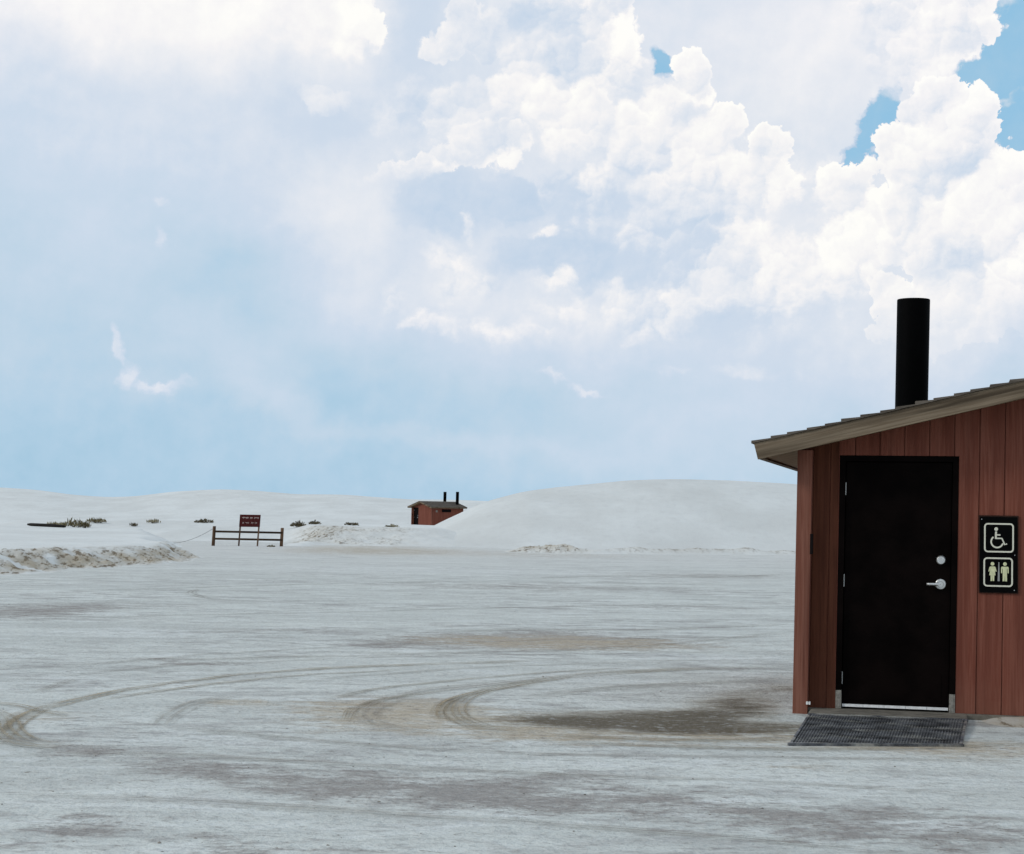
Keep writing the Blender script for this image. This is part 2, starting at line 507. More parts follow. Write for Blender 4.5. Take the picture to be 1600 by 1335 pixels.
def dusty(name, dust, lo, hi):
    m = MAT[name]
    t = m.node_tree
    N = NT.__new__(NT)
    N.t = t
    b = [n for n in t.nodes if n.type == 'BSDF_PRINCIPLED'][0]
    src = b.inputs['Base Color'].links[0].from_socket
    p = N.n('ShaderNodeTexCoord').outputs['Object']
    f = N.sm(N.noise(N.mapping(p, scale=(1.6, 4.5, 1)), 1.6, 6, 0.68), lo, hi, 0.0, 0.8)
    t.links.new(N.mix(f, src, dust), b.inputs['Base Color'])


dusty('grate', (0.33, 0.32, 0.285, 1), 0.50, 0.68)
dusty('grate_pan', (0.40, 0.385, 0.34, 1), 0.42, 0.62)
dusty('grate_rim', (0.40, 0.385, 0.34, 1), 0.46, 0.62)
plain('vent_louvre', (0.008, 0.006, 0.006), 0.6, 0.05)
plain('cable', (0.12, 0.12, 0.12), 0.7, 0.1)
plain('twig', (0.055, 0.045, 0.028), 0.9, 0.05, var=0.5, scale=6)
plain('leaf_dark', (0.105, 0.086, 0.048), 0.9, 0.05, var=0.45, scale=5)
plain('leaf_olive', (0.155, 0.132, 0.075), 0.9, 0.05, var=0.45, scale=5)
plain('leaf_pale', (0.235, 0.205, 0.130), 0.9, 0.05, var=0.35, scale=5)
plain('pebble', (0.20, 0.18, 0.15), 0.9, 0.1, var=0.5, scale=3)


# ------------------------------------------------------------------ numpy noise and terrain
def _hash(ix, iy, seed):
    h = (ix.astype(np.int64) * 374761393 + iy.astype(np.int64) * 668265263 + seed * 1274126177) & 0xFFFFFFFF
    h = ((h ^ (h >> 13)) * 1274126177) & 0xFFFFFFFF
    h = h ^ (h >> 16)
    return (h & 0xFFFFFF) / float(0xFFFFFF)


def vnoise(x, y, seed=0):
    ix, iy = np.floor(x), np.floor(y)
    fx, fy = x - ix, y - iy
    fx = fx * fx * fx * (fx * (fx * 6 - 15) + 10)
    fy = fy * fy * fy * (fy * (fy * 6 - 15) + 10)
    a, b = _hash(ix, iy, seed), _hash(ix + 1, iy, seed)
    c, d = _hash(ix, iy + 1, seed), _hash(ix + 1, iy + 1, seed)
    return (a + (b - a) * fx) * (1 - fy) + (c + (d - c) * fx) * fy


def fbm(x, y, seed=0, octv=4, gain=0.5):
    s, a, t = 0.0, 1.0, 0.0
    for k in range(octv):
        s = s + a * vnoise(x * 2.03 ** k + 17.3 * k, y * 2.03 ** k - 9.1 * k, seed + k)
        t += a
        a *= gain
    return s / t


def sstep(x, a, b):
    t = np.clip((x - a) / (b - a), 0, 1)
    return t * t * (3 - 2 * t)


def ground_h(X, Y):
    R = np.hypot(X, Y)
    z = -0.24 * sstep(Y, 105, 160)
    amp = sstep(R, 3, 8)
    z = z + amp * (0.030 * (fbm(X * 0.45, Y * 0.30, 3, 3) - 0.5) + 0.018 * (fbm(X * 1.1, Y * 2.2, 8, 3) - 0.5))
    # the sill of the near building sits on packed, level ground
    q = np.hypot(X - 3.2, (Y - 15.0) * 0.8)
    return z * sstep(q, 2.0, 4.5)


def gz(x, y):
    return float(ground_h(np.array([x]), np.array([y]))[0])


def poly_sd(X, Y, P):
    """signed distance to a polygon, positive inside"""
    d = np.full(X.shape, 1e9)
    ins = np.zeros(X.shape, bool)
    n = len(P)
    for i in range(n):
        ax, ay = P[i]
        bx, by = P[(i + 1) % n]
        ex, ey = bx - ax, by - ay
        t = np.clip(((X - ax) * ex + (Y - ay) * ey) / (ex * ex + ey * ey), 0, 1)
        d = np.minimum(d, np.hypot(X - ax - t * ex, Y - ay - t * ey))
        cond = (ay > Y) != (by > Y)
        xi = ax + (Y - ay) * ex / (ey if ey else 1e-9)
        ins ^= cond & (X < xi)
    return np.where(ins, d, -d)


def clods(X, Y, size, seed):
    """broken lumps of caked sand"""
    u, v = X / size, Y / size
    w = fbm(u * 0.5, v * 0.5, seed + 40, 2)
    a = np.abs(vnoise(u + 2 * w, v - 2 * w, seed) - 0.5) * 2
    b = np.abs(vnoise(u * 2.1, v * 2.1, seed + 5) - 0.5) * 2
    return (1 - a) ** 2 * 0.65 + (1 - b) ** 2 * 0.35


def heap_left(X, Y):
    P = [(-15.5, 20), (-12.6, 34), (-11.66, 41.1), (-10.75, 48), (-9.75, 55.0), (-10.1, 58.5), (-12.6, 68), (-15.6, 82), (-19, 98),
         (-60, 98), (-60, 20)]
    wob = (fbm(X * 0.5, Y * 0.35, 21, 3) - 0.5) * 1.1
    sd = poly_sd(X, Y, P) + wob
    z = 0.47 * sstep(sd, -0.15, 1.35) + 0.20 * sstep(sd, 1.0, 14.0)
    tip = sstep(np.hypot(X + 9.75, (Y - 55) * 0.5), 0.2, 2.2)
    z = z * (0.45 + 0.55 * tip)
    face = sstep(sd, -0.3, 0.2) * (1 - sstep(sd, 0.75, 1.7)) * (1 - sstep(Y, 57, 62))
    cl = 0.5 * clods(X, Y, 0.45, 31) + 0.6 * clods(X, Y, 0.22, 37)
    gate = 0.35 + 0.65 * sstep(fbm(X * 0.6, Y * 0.4, 77, 2), 0.36, 0.55)
    z = z + face * (0.23 * gate * (cl - 0.30)) + 0.03 * (fbm(X * 1.2, Y * 1.2, 5, 3) - 0.5)
    dirt = face * (0.35 + 0.65 * gate) * sstep(fbm(X * 2.2, Y * 1.4, 55, 3), 0.22, 0.50) * (1.15 - 0.5 * sstep(sd, 0.2, 1.2))
    return z - 0.10 * (1 - sstep(sd, -0.6, -0.1)), dirt


def ridge(X, Y):
    right = sstep(X, -12.2, -8.8)                              # the graded bank right of the barrier
    yb = 86 - 4.5 * right + 0.12 * np.clip(X + 10, 0, 20)
    wd = 15 - 7.5 * right
    wob = (fbm(X * 0.35, Y * 0.25, 61, 3) - 0.5) * 2.4
    s = (Y - yb + wob) / wd
    prof = sstep(s, -0.02, 1.0)
    z = (0.80 - 0.05 * np.clip((X + 9) / 6, 0, 1)) * prof * (1 - sstep(Y, 108, 122))
    z = z + 0.16 * right * np.exp(-((X + 9.6) / 0.9) ** 2 - ((Y - 80.5) / 2.2) ** 2) * 1.6
    z = z * (1 - sstep(X, -4.0, 0.5))
    face = right * sstep(s, -0.03, 0.10) * (1 - sstep(s, 0.75, 1.1)) * (1 - sstep(X, -5.5, -2.5))
    gate = sstep(fbm(X * 0.7, Y * 0.5, 71, 2), 0.30, 0.60)
    cl = 0.6 * clods(X, Y, 0.6, 91) + 0.5 * clods(X, Y, 0.3, 97)
    z = z + face * 0.14 * (cl - 0.30) * (0.4 + 0.6 * gate) + 0.06 * (fbm(X * 0.8, Y * 0.5, 45, 3) - 0.5) * prof
    dirt = face * (0.12 + 0.5 * gate * (0.25 + 0.6 * np.exp(-((X + 9.3) / 1.6) ** 2)))
    return z - 0.12 * (1 - sstep(s, -0.10, 0.02)), dirt


CR = [(-8.5, -0.3), (-5.9, 0.12), (-5.3, 0.32), (-4.7, 0.62), (-3.75, 1.11), (-2.7, 1.62), (-1.9, 2.02), (-1.1, 2.34), (0.75, 2.84),
      (2.2, 3.04), (3.75, 3.22), (6.5, 3.55), (9.37, 3.70), (13, 3.66), (16.9, 3.50), (24, 3.1), (34, 2.2), (46, 1.0), (58, -0.3)]


def dune_h(X, Y):
    cx, cz = np.array([c[0] for c in CR]), np.array([c[1] for c in CR])
    Xs = X * 105.0 / np.maximum(Y, 60) * 0.55 + X * 0.45
    top = sum(np.interp(Xs + o, cx, cz) for o in (-0.35, 0, 0.35)) / 3.0
    yb = 79.5 + 1.5 * (fbm(X * 0.2, Y * 0.1, 12, 2) - 0.5) + 6.0 * np.clip((1.0 - X) / 7, 0, 1)
    s = (Y - yb) / (105.0 - yb)
    prof = np.where(s < 1, np.sin(np.clip(s, 0, 1) * math.pi / 2) ** 1.25, 1 - 0.9 * sstep(Y, 106, 150))
    z = top * prof
    z = z + (0.10 * (fbm(X * 0.22, Y * 0.16, 33, 3) - 0.5) + 0.035 * (fbm(X * 1.1, Y * 0.7, 35, 3) - 0.5)) * sstep(prof, 0.1, 0.5)
    return z - 0.25 * (1 - sstep(s, -0.08, 0.015)), 0 * X


def toe(X, Y):
    c = 74.0 + 0.45 * np.clip(X - 3, 0, 20)
    e = np.exp(-((Y - c) / 1.25) ** 2)
    a = 0.27 * np.exp(-((X - 1.4) / 1.35) ** 4) + 0.26 * sstep(X, 1.5, 4) * (1 - sstep(X, 13, 18))
    wob = 0.55 + 0.9 * fbm(X * 0.8, Y * 0.4, 15, 3)
    z = a * e * wob
    gate = np.exp(-((X - 1.4) / 1.7) ** 4)
    z = z + e * gate * 0.20 * (0.6 * clods(X, Y, 0.55, 19) + 0.5 * clods(X, Y, 0.25, 29) - 0.30)
    dirt = e * (0.85 * gate + 0.40 * sstep(X, 2.5, 5)) * (0.6 + 0.5 * fbm(X * 2, Y, 23, 3))
    return z - 0.06 - 0.2 * (1 - sstep(e, 0.02, 0.10)), dirt


FCR = [(-420, 22), (-200, 19), (0, 25.5), (60, 23), (120, 15.5), (170, 12.8), (215, 15), (270, 23), (340, 28), (400, 26.5), (470, 21.5),
       (540, 22.5), (600, 19), (640, 16.5), (700, 17), (770, 16), (850, 15), (1000, 19), (1200, 20), (1600, 22), (2000, 20)]


def far_h(X, Y):
    px = X / np.maximum(Y, 1) * F + 800
    ang = np.interp(px, [c[0] for c in FCR], [c[1] for c in FCR])
    ang = (ang + np.interp(px - 12, [c[0] for c in FCR], [c[1] for c in FCR]) + np.interp(px + 12, [c[0] for c in FCR], [c[1] for c in FCR])) / 3
    top = EYE + ang * 275.0 / F
    s = (Y - 204 + 10 * (fbm(X * 0.05, Y * 0.03, 81, 2) - 0.5)) / 71.0
    prof = np.where(s < 1, sstep(s, -0.12, 1.15) / sstep(np.array(1.0), -0.12, 1.15), 1 - 0.8 * sstep(Y, 276, 400))
    z = -0.24 + (top + 0.24) * prof
    z = z + (0.25 * (fbm(X * 0.06, Y * 0.05, 83, 3) - 0.5)) * sstep(s, 0.05, 0.4)
    return z - 0.3 * (1 - sstep(s, -0.12, 0.0)), 0 * X


# ------------------------------------------------------------------ sand materials
def sand(name, tint=1.0, grain=1.0):
    m, N = material(name)
    p = wpos(N)
    at = N.n('ShaderNodeAttribute', attribute_name='dirt').outputs['Fac']
    n1 = N.noise(N.mapping(p, scale=(0.22, 0.10, 0.5)), 1.0, 5, 0.6)
    n2 = N.noise(N.mapping(p, scale=(2.2, 1.0, 3.0)), 1.0, 5, 0.65)
    n3 = N.noise(p, 9.0, 4, 0.65)
    c = N.mix(N.sm(n1, 0.32, 0.68), tuple(q * tint for q in (0.610, 0.616, 0.590)) + (1,),
              tuple(q * tint for q in (0.690, 0.702, 0.678)) + (1,))
    c = N.mix(N.m('MULTIPLY', N.sm(n2, 0.45, 0.75), 0.30 * grain), c, (0.47, 0.465, 0.45, 1))
    c = N.mix(N.m('MULTIPLY', N.sm(n3, 0.55, 0.80), 0.30 * grain), c, (0.40, 0.385, 0.36, 1))
    d = N.m('MULTIPLY', at, N.sm(n2, 0.25, 0.60, 0.35, 1.0))
    c = N.mix(N.m('MULTIPLY', d, 0.78), c, (0.385, 0.315, 0.215, 1))
    n4 = N.noise(N.mapping(p, rot=(0, 0.6, 0.3), scale=(6.0, 1.8, 8.0)), 1.0, 5, 0.7)
    dk = N.m('MULTIPLY', N.sm(at, 0.05, 0.5), N.sm(n4, 0.50, 0.60))
    c = N.mix(N.m('MULTIPLY', dk, 0.85), c, (0.155, 0.115, 0.070, 1))
    finish(N, c, 0.95, 0.05, height=N.m('MULTIPLY_ADD', n2, 2.0, n3), bump=0.35 * grain, dist=0.03)
    MAT[name] = m


sand('sand_pale')
sand('sand_tan', 0.80)
sand('sand_dune', 0.94, 0.9)


def PB(x, y, rxp, ryp, amp, rot=0.0):
    """a stain lying on the flat: centre on the ground, sizes in metres along and across"""
    g = G(x, y)
    k = g.y / F
    ry = (G(x, y - ryp).y - G(x, y + ryp).y) / 2
    return ((g.x, g.y), rxp * k, ry, rot, amp)


def flat_material():
    m, N = material('salt_flat')
    p = wpos(N)
    flat = N.vm('MULTIPLY', p, (1, 1, 0))
    w = N.vm('SUBTRACT', N.noise(flat, 0.9, 5, 0.6, color=True), (0.5, 0.5, 0.5))
    pw = N.vm('ADD', flat, N.vm('SCALE', w, scale=1.1))
    w2 = N.vm('MULTIPLY', w, (0.9, 2.6, 0))
    pw2 = N.vm('ADD', flat, w2)
    # swept streaks lie roughly across the view, long and thin
    s1 = N.noise(N.mapping(flat, rot=(0, 0, 0.10), scale=(0.20, 0.60, 1)), 1.0, 6, 0.62, dist=0.5)
    s2 = N.noise(N.mapping(flat, rot=(0, 0, -0.16), scale=(1.1, 2.6, 1)), 1.0, 6, 0.62, dist=0.4)
    s3 = N.noise(N.mapping(flat, rot=(0, 0, 0.05), scale=(4.0, 7.5, 1)), 1.0, 5, 0.65)
    g1 = N.noise(flat, 22.0, 4, 0.7)
    patch = N.sm(N.noise(N.mapping(flat, scale=(0.22, 0.30, 1)), 1.0, 4, 0.6), 0.38, 0.62, 0.30, 1.15)
    g2 = N.noise(flat, 5.5, 5, 0.65)
    mauve = N.blobs(pw2, MAUVE)
    brown = N.blobs(pw, BROWN)
    light = N.blobs(pw2, LIGHT)
    c = N.mix(N.sm(s1, 0.30, 0.70), (0.510, 0.527, 0.495, 1), (0.632, 0.652, 0.612, 1))
    c = N.mix(N.m('MULTIPLY', N.sm(s2, 0.46, 0.64), N.m('MULTIPLY', patch, 0.72)), c, (0.370, 0.366, 0.350, 1))
    c = N.mix(N.m('MULTIPLY', N.sm(s3, 0.51, 0.66), N.m('MULTIPLY', patch, 0.66)), c, (0.300, 0.288, 0.278, 1))
    c = N.mix(N.m('MULTIPLY', N.sm(s2, 0.48, 0.32), 0.55), c, (0.690, 0.708, 0.690, 1))
    lf = N.m('MULTIPLY', light, N.sm(s3, 0.62, 0.36))
    c = N.mix(N.m('MINIMUM', lf, 0.80), c, (0.720, 0.738, 0.725, 1))
    yy = N.n('ShaderNodeSeparateXYZ', {0: pw}).outputs[1]
    c = N.mix(N.m('MULTIPLY', N.sm(yy, 34.0, 78.0), N.sm(s2, 0.62, 0.40, 0.45, 0.95)), c, (0.630, 0.628, 0.600, 1))
    st = N.m('MULTIPLY_ADD', s3, 0.55, N.m('MULTIPLY', s2, 0.45))
    gs = N.m('MULTIPLY_ADD', N.m('SUBTRACT', g1, 0.5), 0.9, N.m('MULTIPLY', N.m('SUBTRACT', st, 0.5), 3.4))
    mk = N.sm(N.m('ADD', mauve, gs), -0.05, 0.85)
    c = N.mix(N.m('MULTIPLY', mk, N.sm(mauve, 0.02, 0.35, 0.0, 0.86)), c, (0.285, 0.264, 0.244, 1))
    tb = N.blobs(pw, TAN)
    tan = N.m('MULTIPLY', N.sm(N.m('ADD', tb, gs), 0.0, 0.9), N.sm(tb, 0.02, 0.5, 0.0, 0.85))
    c = N.mix(tan, c, (0.435, 0.365, 0.268, 1))
    bk = N.sm(N.m('ADD', brown, N.m('MULTIPLY', gs, 0.45)), -0.10, 0.95)
    c = N.mix(N.m('MULTIPLY', bk, N.sm(brown, 0.0, 0.5, 0.0, 0.92)), c, N.mix(N.sm(N.m('MULTIPLY_ADD', gs, 0.35, brown), 0.15, 0.95), (0.300, 0.245, 0.165, 1), (0.095, 0.072, 0.041, 1)))
    c = N.mix(N.m('MULTIPLY', N.sm(g1, 0.53, 0.70), N.sm(mauve, 0.0, 0.6, 0.40, 0.75)), c, (0.220, 0.205, 0.190, 1))
    c = N.mix(N.m('MULTIPLY', N.sm(g1, 0.42, 0.24), 0.22), c, (0.70, 0.71, 0.71, 1))
    s4 = N.noise(N.mapping(flat, rot=(0, 0, -0.05), scale=(9.0, 14.0, 1)), 1.0, 5, 0.72)
    c = N.mix(N.m('MULTIPLY', N.sm(s4, 0.52, 0.66), N.sm(N.m('ADD', mauve, tb), 0.0, 0.6, 0.40, 0.85)), c, (0.235, 0.215, 0.200, 1))
    c = N.mix(N.m('MULTIPLY', N.sm(s4, 0.46, 0.34), 0.38), c, (0.68, 0.690, 0.675, 1))
    s5 = N.noise(N.mapping(flat, scale=(7.0, 12.0, 1)), 1.0, 3, 0.6)
    c = N.mix(N.m('MULTIPLY', N.sm(s5, 0.665, 0.71), 0.65), c, (0.190, 0.165, 0.135, 1))
    h = N.m('MULTIPLY_ADD', g2, 1.6, N.m('MULTIPLY_ADD', s3, 1.6, N.m('MULTIPLY', g1, 0.5)))
    finish(N, c, 0.93, 0.08, height=h, bump=0.7, dist=0.03)
    MAT['salt_flat'] = m


MAUVE = [PB(870, 1000, 370, 20, 0.95), PB(620, 1006, 160, 12, 0.5), PB(60, 955, 170, 22, 0.75), PB(200, 945, 200, 10, 0.3),
         PB(860, 918, 520, 10, 0.40), PB(1100, 900, 260, 8, 0.40), PB(420, 985, 260, 9, 0.40), PB(300, 1033, 220, 7, 0.45),
         PB(150, 1170, 140, 26, 0.55), PB(320, 1205, 220, 40, 0.75), PB(560, 1225, 260, 48, 0.80), PB(820, 1240, 280, 44, 0.75),
         PB(1080, 1262, 260, 40, 0.75), PB(1330, 1285, 280, 36, 0.70), PB(1560, 1305, 200, 30, 0.60),
         PB(110, 1302, 190, 24, 0.65), PB(420, 1330, 260, 20, 0.45), PB(700, 1170, 200, 10, 0.25), PB(1080, 950, 220, 8, 0.3)]
BROWN = [PB(1000, 1126, 270, 30, 0.80), PB(1140, 1118, 190, 40, 0.55), PB(1180, 1088, 150, 30, 0.40), PB(920, 1134, 200, 18, 0.40),
         PB(1090, 1142, 190, 16, 0.60), PB(820, 1124, 150, 18, 0.40), PB(1240, 1143, 90, 16, 0.40), PB(1590, 1132, 70, 12, 0.50),
         PB(1225, 1072, 80, 14, 0.40), PB(1130, 1100, 120, 22, 0.30)]
TAN = [PB(560, 1110, 230, 44, 0.50), PB(700, 1120, 260, 40, 0.60), PB(900, 1150, 320, 26, 0.70), PB(1180, 1150, 220, 26, 0.65),
       PB(1500, 1170, 280, 30, 0.80), PB(870, 1003, 420, 20, 0.75), PB(1300, 1165, 200, 18, 0.4), PB(360, 1098, 110, 14, 0.55), PB(1200, 1200, 260, 20, 0.35),
       PB(60, 1125, 90, 34, 0.35), PB(800, 866, 520, 12, 0.35), PB(560, 858, 240, 14, 0.45)]
LIGHT = [PB(900, 1060, 160, 12, 0.55), PB(1120, 1028, 220, 9, 0.6), PB(400, 1150, 280, 14, 0.5), PB(120, 1060, 200, 20, 0.35),
         PB(700, 1290, 420, 16, 0.55), PB(1300, 1235, 330, 18, 0.4), PB(250, 1262, 320, 20, 0.45), PB(200, 990, 220, 9, 0.6),
         PB(600, 890, 600, 10, 0.5), PB(1000, 1185, 300, 9, 0.35), PB(1480, 1225, 200, 12, 0.4)]
flat_material()


# ------------------------------------------------------------------ terrain meshes
def set_props(o, label=None, cat=None, group=None, kind=None):
    if label:
        o['label'] = label
    if cat:
        o['category'] = cat
    if group:
        o['group'] = group
    if kind:
        o['kind'] = kind
    return o


def mesh_from(name, V, Q, mat, smooth=True):
    me = bpy.data.meshes.new(name)
    me.vertices.add(len(V))
    me.vertices.foreach_set('co', np.asarray(V, np.float32).ravel())
    n = len(Q)
    me.loops.add(n * 4)
    me.loops.foreach_set('vertex_index', np.asarray(Q, np.int32).ravel())
    me.polygons.add(n)
    me.polygons.foreach_set('loop_start', np.arange(0, n * 4, 4, dtype=np.int32))
    me.update(calc_edges=True)
    me.polygons.foreach_set('use_smooth', [smooth] * n)
    me.materials.append(mat)
    o = bpy.data.objects.new(name, me)
    COL.objects.link(o)
    return o


def grid_quads(nr, nc, wrap=False):
    i = np.arange(nr - 1)[:, None]
    j = np.arange(nc if wrap else nc - 1)[None, :]
    j2 = (j + 1) % nc
    return np.stack([i * nc + j, i * nc + j2, (i + 1) * nc + j2, (i + 1) * nc + j], -1).reshape(-1, 4)


def terrain(name, fn, xs, ys, mat):
    X, Y = np.meshgrid(xs, ys)
    Z, D = fn(X, Y)
    o = mesh_from(name, np.stack([X, Y, Z], -1).reshape(-1, 3), grid_quads(len(ys), len(xs)), MAT[mat])
    at = o.data.attributes.new('dirt', 'FLOAT', 'POINT')
    at.data.foreach_set('value', np.clip(D, 0, 1).astype(np.float32).ravel())
    return set_props(o, kind='structure')


def build_ground():
    rad = np.concatenate([np.geomspace(0.4, 5, 24)[:-1], np.geomspace(5, 130, 330), np.geomspace(134, 6000, 50)])
    a = np.concatenate([np.linspace(-24, 24, 300), np.linspace(24, 336, 100)[1:-1]])
    A = np.radians(a)
    Rr, Aa = np.meshgrid(rad, A, indexing='ij')
    X, Y = Rr * np.sin(Aa), Rr * np.cos(Aa)
    Z = ground_h(X, Y)
    V = np.stack([X, Y, Z], -1).reshape(-1, 3)
    o = mesh_from('ground', V, grid_quads(len(rad), len(A), True)[:, ::-1], MAT['salt_flat'])
    set_props(o, kind='structure')


build_ground()
terrain('sand_berm', heap_left, np.arange(-27, -8.3, 0.09), np.concatenate([np.arange(26, 64, 0.10), np.arange(64, 100, 0.2)]), 'sand_pale')
terrain('sand_ridge', ridge, np.concatenate([np.arange(-75, -22, 0.6), np.arange(-22, 1, 0.10)]), np.arange(77, 126, 0.14), 'sand_pale')
terrain('sand_dune', dune_h, np.arange(-9, 62, 0.22), np.arange(76, 155, 0.30), 'sand_dune')
terrain('sand_bank', toe, np.arange(-2.5, 19, 0.09), np.arange(69, 86, 0.12), 'sand_pale')
terrain('far_dunes', far_h, np.arange(-190, 260, 1.2), np.arange(190, 420, 1.5), 'sand_pale')


def surf(x, y):
    X, Y = np.array([x]), np.array([y])
    return max(float(f(X, Y)[0][0]) if f is not ground_h else float(f(X, Y)[0]) for f in (ground_h, heap_left, ridge, dune_h, toe))


# ------------------------------------------------------------------ tyre tracks: shallow pressed ribbons
def track_material(name, col, strength, ribs):
    m, N = material(name)
    uv = N.n('ShaderNodeUVMap').outputs[0]
    s = N.n('ShaderNodeSeparateXYZ', {0: uv})
    U, V = s.outputs[0], s.outputs[1]
    edge = N.sm(N.m('ABSOLUTE', N.m('SUBTRACT', V, 0.5)), 0.5, 0.36)
    p = wpos(N)
    n1 = N.noise(p, 4.0, 5, 0.65)
    n2 = N.noise(N.mapping(uv, scale=(0.9, 5, 1)), 1.0, 5, 0.6)
    rb = N.m('SINE', N.m('MULTIPLY_ADD', n1, 1.6, N.m('MULTIPLY', V, ribs * 6.2832)))
    tread = N.m('SINE', N.m('MULTIPLY', U, 46.0))
    rb = N.sm(N.m('MULTIPLY_ADD', tread, 0.25, rb), -0.5, 0.9)
    at = N.n('ShaderNodeAttribute', attribute_name='fade').outputs['Fac']
    a = N.m('MULTIPLY', N.m('MULTIPLY', edge, N.sm(n2, 0.30, 0.58)), N.m('MULTIPLY', N.m('MULTIPLY_ADD', rb, 0.8, 0.25), at))
    a = N.m('MULTIPLY', a, strength, clamp=True)
    finish(N, N.mix(N.sm(n1, 0.35, 0.65), col, tuple(q * 0.72 for q in col[:3]) + (1,)), 0.95, 0.05, height=rb, bump=0.4, dist=0.02)
    tr = N.n('ShaderNodeBsdfTransparent')
    mx = N.n('ShaderNodeMixShader', {0: a})
    m.node_tree.links.new(tr.outputs[0], mx.inputs[1])
    m.node_tree.links.new(N.b.outputs[0], mx.inputs[2])
    m.node_tree.links.new(mx.outputs[0], N.o.inputs[0])
    MAT[name] = m


track_material('track_brown', (0.365, 0.295, 0.195, 1), 0.74, 2)
track_material('track_fine', (0.375, 0.320, 0.230, 1), 0.62, 5)
track_material('track_faint', (0.395, 0.360, 0.310, 1), 0.45, 3)


def track(pts, width, mat, lift=0.004):
    P = [G(*q) for q in pts]
    out = []
    for i in range(len(P) - 1):
        p0, p1, p2, p3 = P[max(i - 1, 0)], P[i], P[i + 1], P[min(i + 2, len(P) - 1)]
        n = max(4, int((p2 - p1).length / 0.16))
        for k in range(n):
            t = k / n
            out.append(0.5 * ((2 * p1) + (p2 - p0) * t + (2 * p0 - 5 * p1 + 4 * p2 - p3) * t * t + (3 * p1 - p0 - 3 * p2 + p3) * t ** 3))
    out.append(P[-1])
    V, UV, FD, L = [], [], [], 0.0
    m = 7
    tot = len(out) - 1
    for i, p in enumerate(out):
        d = (out[min(i + 1, tot)] - out[max(i - 1, 0)])
        d.z = 0
        d.normalize()
        nrm = Vector((-d.y, d.x, 0))
        if i:
            L += (p - out[i - 1]).length
        for j in range(m):
            f = j / (m - 1)
            q = p + nrm * ((f - 0.5) * width * (1 + 0.25 * math.sin(L * 0.9)))
            z = gz(q.x, q.y) + lift + 0.006 * math.sin(f * math.pi)
            V.append((q.x, q.y, z))
            UV.append((L, f))
            FD.append(min(1, 6 * i / tot, 6 * (tot - i) / tot))
    o = mesh_from('tyre_track', V, grid_quads(len(out), m), MAT[mat])
    uv = o.data.uv_layers.new(name='UVMap')
    idx = np.zeros(len(o.data.loops), np.int32)
    o.data.loops.foreach_get('vertex_index', idx)
    uv.data.foreach_set('uv', np.array(UV, np.float32)[idx].ravel())
    at = o.data.attributes.new('fade', 'FLOAT', 'POINT')
    at.data.foreach_set('value', np.array(FD, np.float32))
    set_props(o, kind='structure')


track([(-30, 1175), (2, 1150), (25, 1128), (60, 1110), (150, 1088), (230, 1074), (300, 1064), (380, 1055), (470, 1048), (560, 1043),
       (640, 1040), (760, 1036), (870, 1031)], 0.20, 'track_brown', 0.006)
track([(-40, 1108), (-5, 1122), (12, 1148), (45, 1164), (110, 1172)], 0.30, 'track_fine', 0.010)
track([(-20, 1101), (30, 1106), (60, 1113), (110, 1121)], 0.12, 'track_brown', 0.014)
track([(1240, 1043), (1100, 1046), (1000, 1050), (900, 1057), (820, 1068), (760, 1080), (722, 1095), (710, 1110), (718, 1124),
       (745, 1135), (790, 1142), (860, 1147)], 0.30, 'track_fine', 0.006)
track([(900, 1056), (800, 1066), (700, 1077), (640, 1087), (592, 1102), (576, 1116), (588, 1130), (620, 1140), (690, 1147)], 0.34,
      'track_faint', 0.010)
track([(250, 1135), (272, 1114), (310, 1098), (370, 1088)], 0.22, 'track_faint')
track([(420, 940), (345, 937), (308, 932), (298, 926), (312, 920)], 0.25, 'track_faint')
track([(60, 1082), (85, 1073), (115, 1062)], 0.14, 'track_faint')
track([(470, 1018), (640, 1022), (860, 1016), (1040, 1006), (1235, 988)], 0.30, 'track_faint')
track([(210, 1032), (330, 1031), (480, 1026), (640, 1024)], 0.26, 'track_faint')
track([(640, 990), (800, 985), (1000, 984), (1235, 976)], 0.34, 'track_faint')
track([(860, 1150), (1000, 1156), (1160, 1158), (1235, 1152)], 0.22, 'track_fine')
track([(170, 1128), (380, 1147), (640, 1168), (900, 1180), (1200, 1184), (1600, 1190)], 0.20, 'track_faint')
for (pts, wd, mt) in (
        ([(-20, 1046), (140, 1040), (330, 1024), (520, 1012), (760, 1002), (1235, 994)], 0.16, 'track_faint'),
        ([(-20, 1066), (90, 1058), (260, 1042), (470, 1032), (720, 1025), (1238, 1018)], 0.14, 'track_faint'),
        ([(430, 1072), (560, 1058), (720, 1046), (900, 1038), (1238, 1030)], 0.14, 'track_faint'),
        ([(500, 1098), (580, 1080), (690, 1066), (830, 1054), (1000, 1043)], 0.12, 'track_fine'),
        ([(540, 1128), (556, 1108), (610, 1092), (700, 1080)], 0.12, 'track_fine'),
        ([(690, 1128), (684, 1112), (700, 1096), (750, 1082), (840, 1070)], 0.12, 'track_brown'),
        ([(-20, 1184), (180, 1178), (420, 1188), (760, 1206), (1200, 1222), (1620, 1250)], 0.18, 'track_faint'),
        ([(-20, 1240), (300, 1252), (700, 1276), (1100, 1304), (1500, 1345)], 0.20, 'track_faint'),
        ([(-10, 972), (200, 964), (480, 958), (800, 950), (1238, 944)], 0.22, 'track_faint'),
        ([(100, 925), (380, 916), (700, 910), (1238, 915)], 0.30, 'track_faint'),
        ([(880, 1160), (1060, 1168), (1300, 1172), (1610, 1164)], 0.18, 'track_fine'),
        ([(150, 1096), (240, 1082), (330, 1070), (480, 1056), (640, 1047)], 0.10, 'track_brown')):
    track(pts, wd, mt, 0.005)
track([(820, 905), (960, 900), (1090, 903), (1240, 898)], 0.5, 'track_faint')
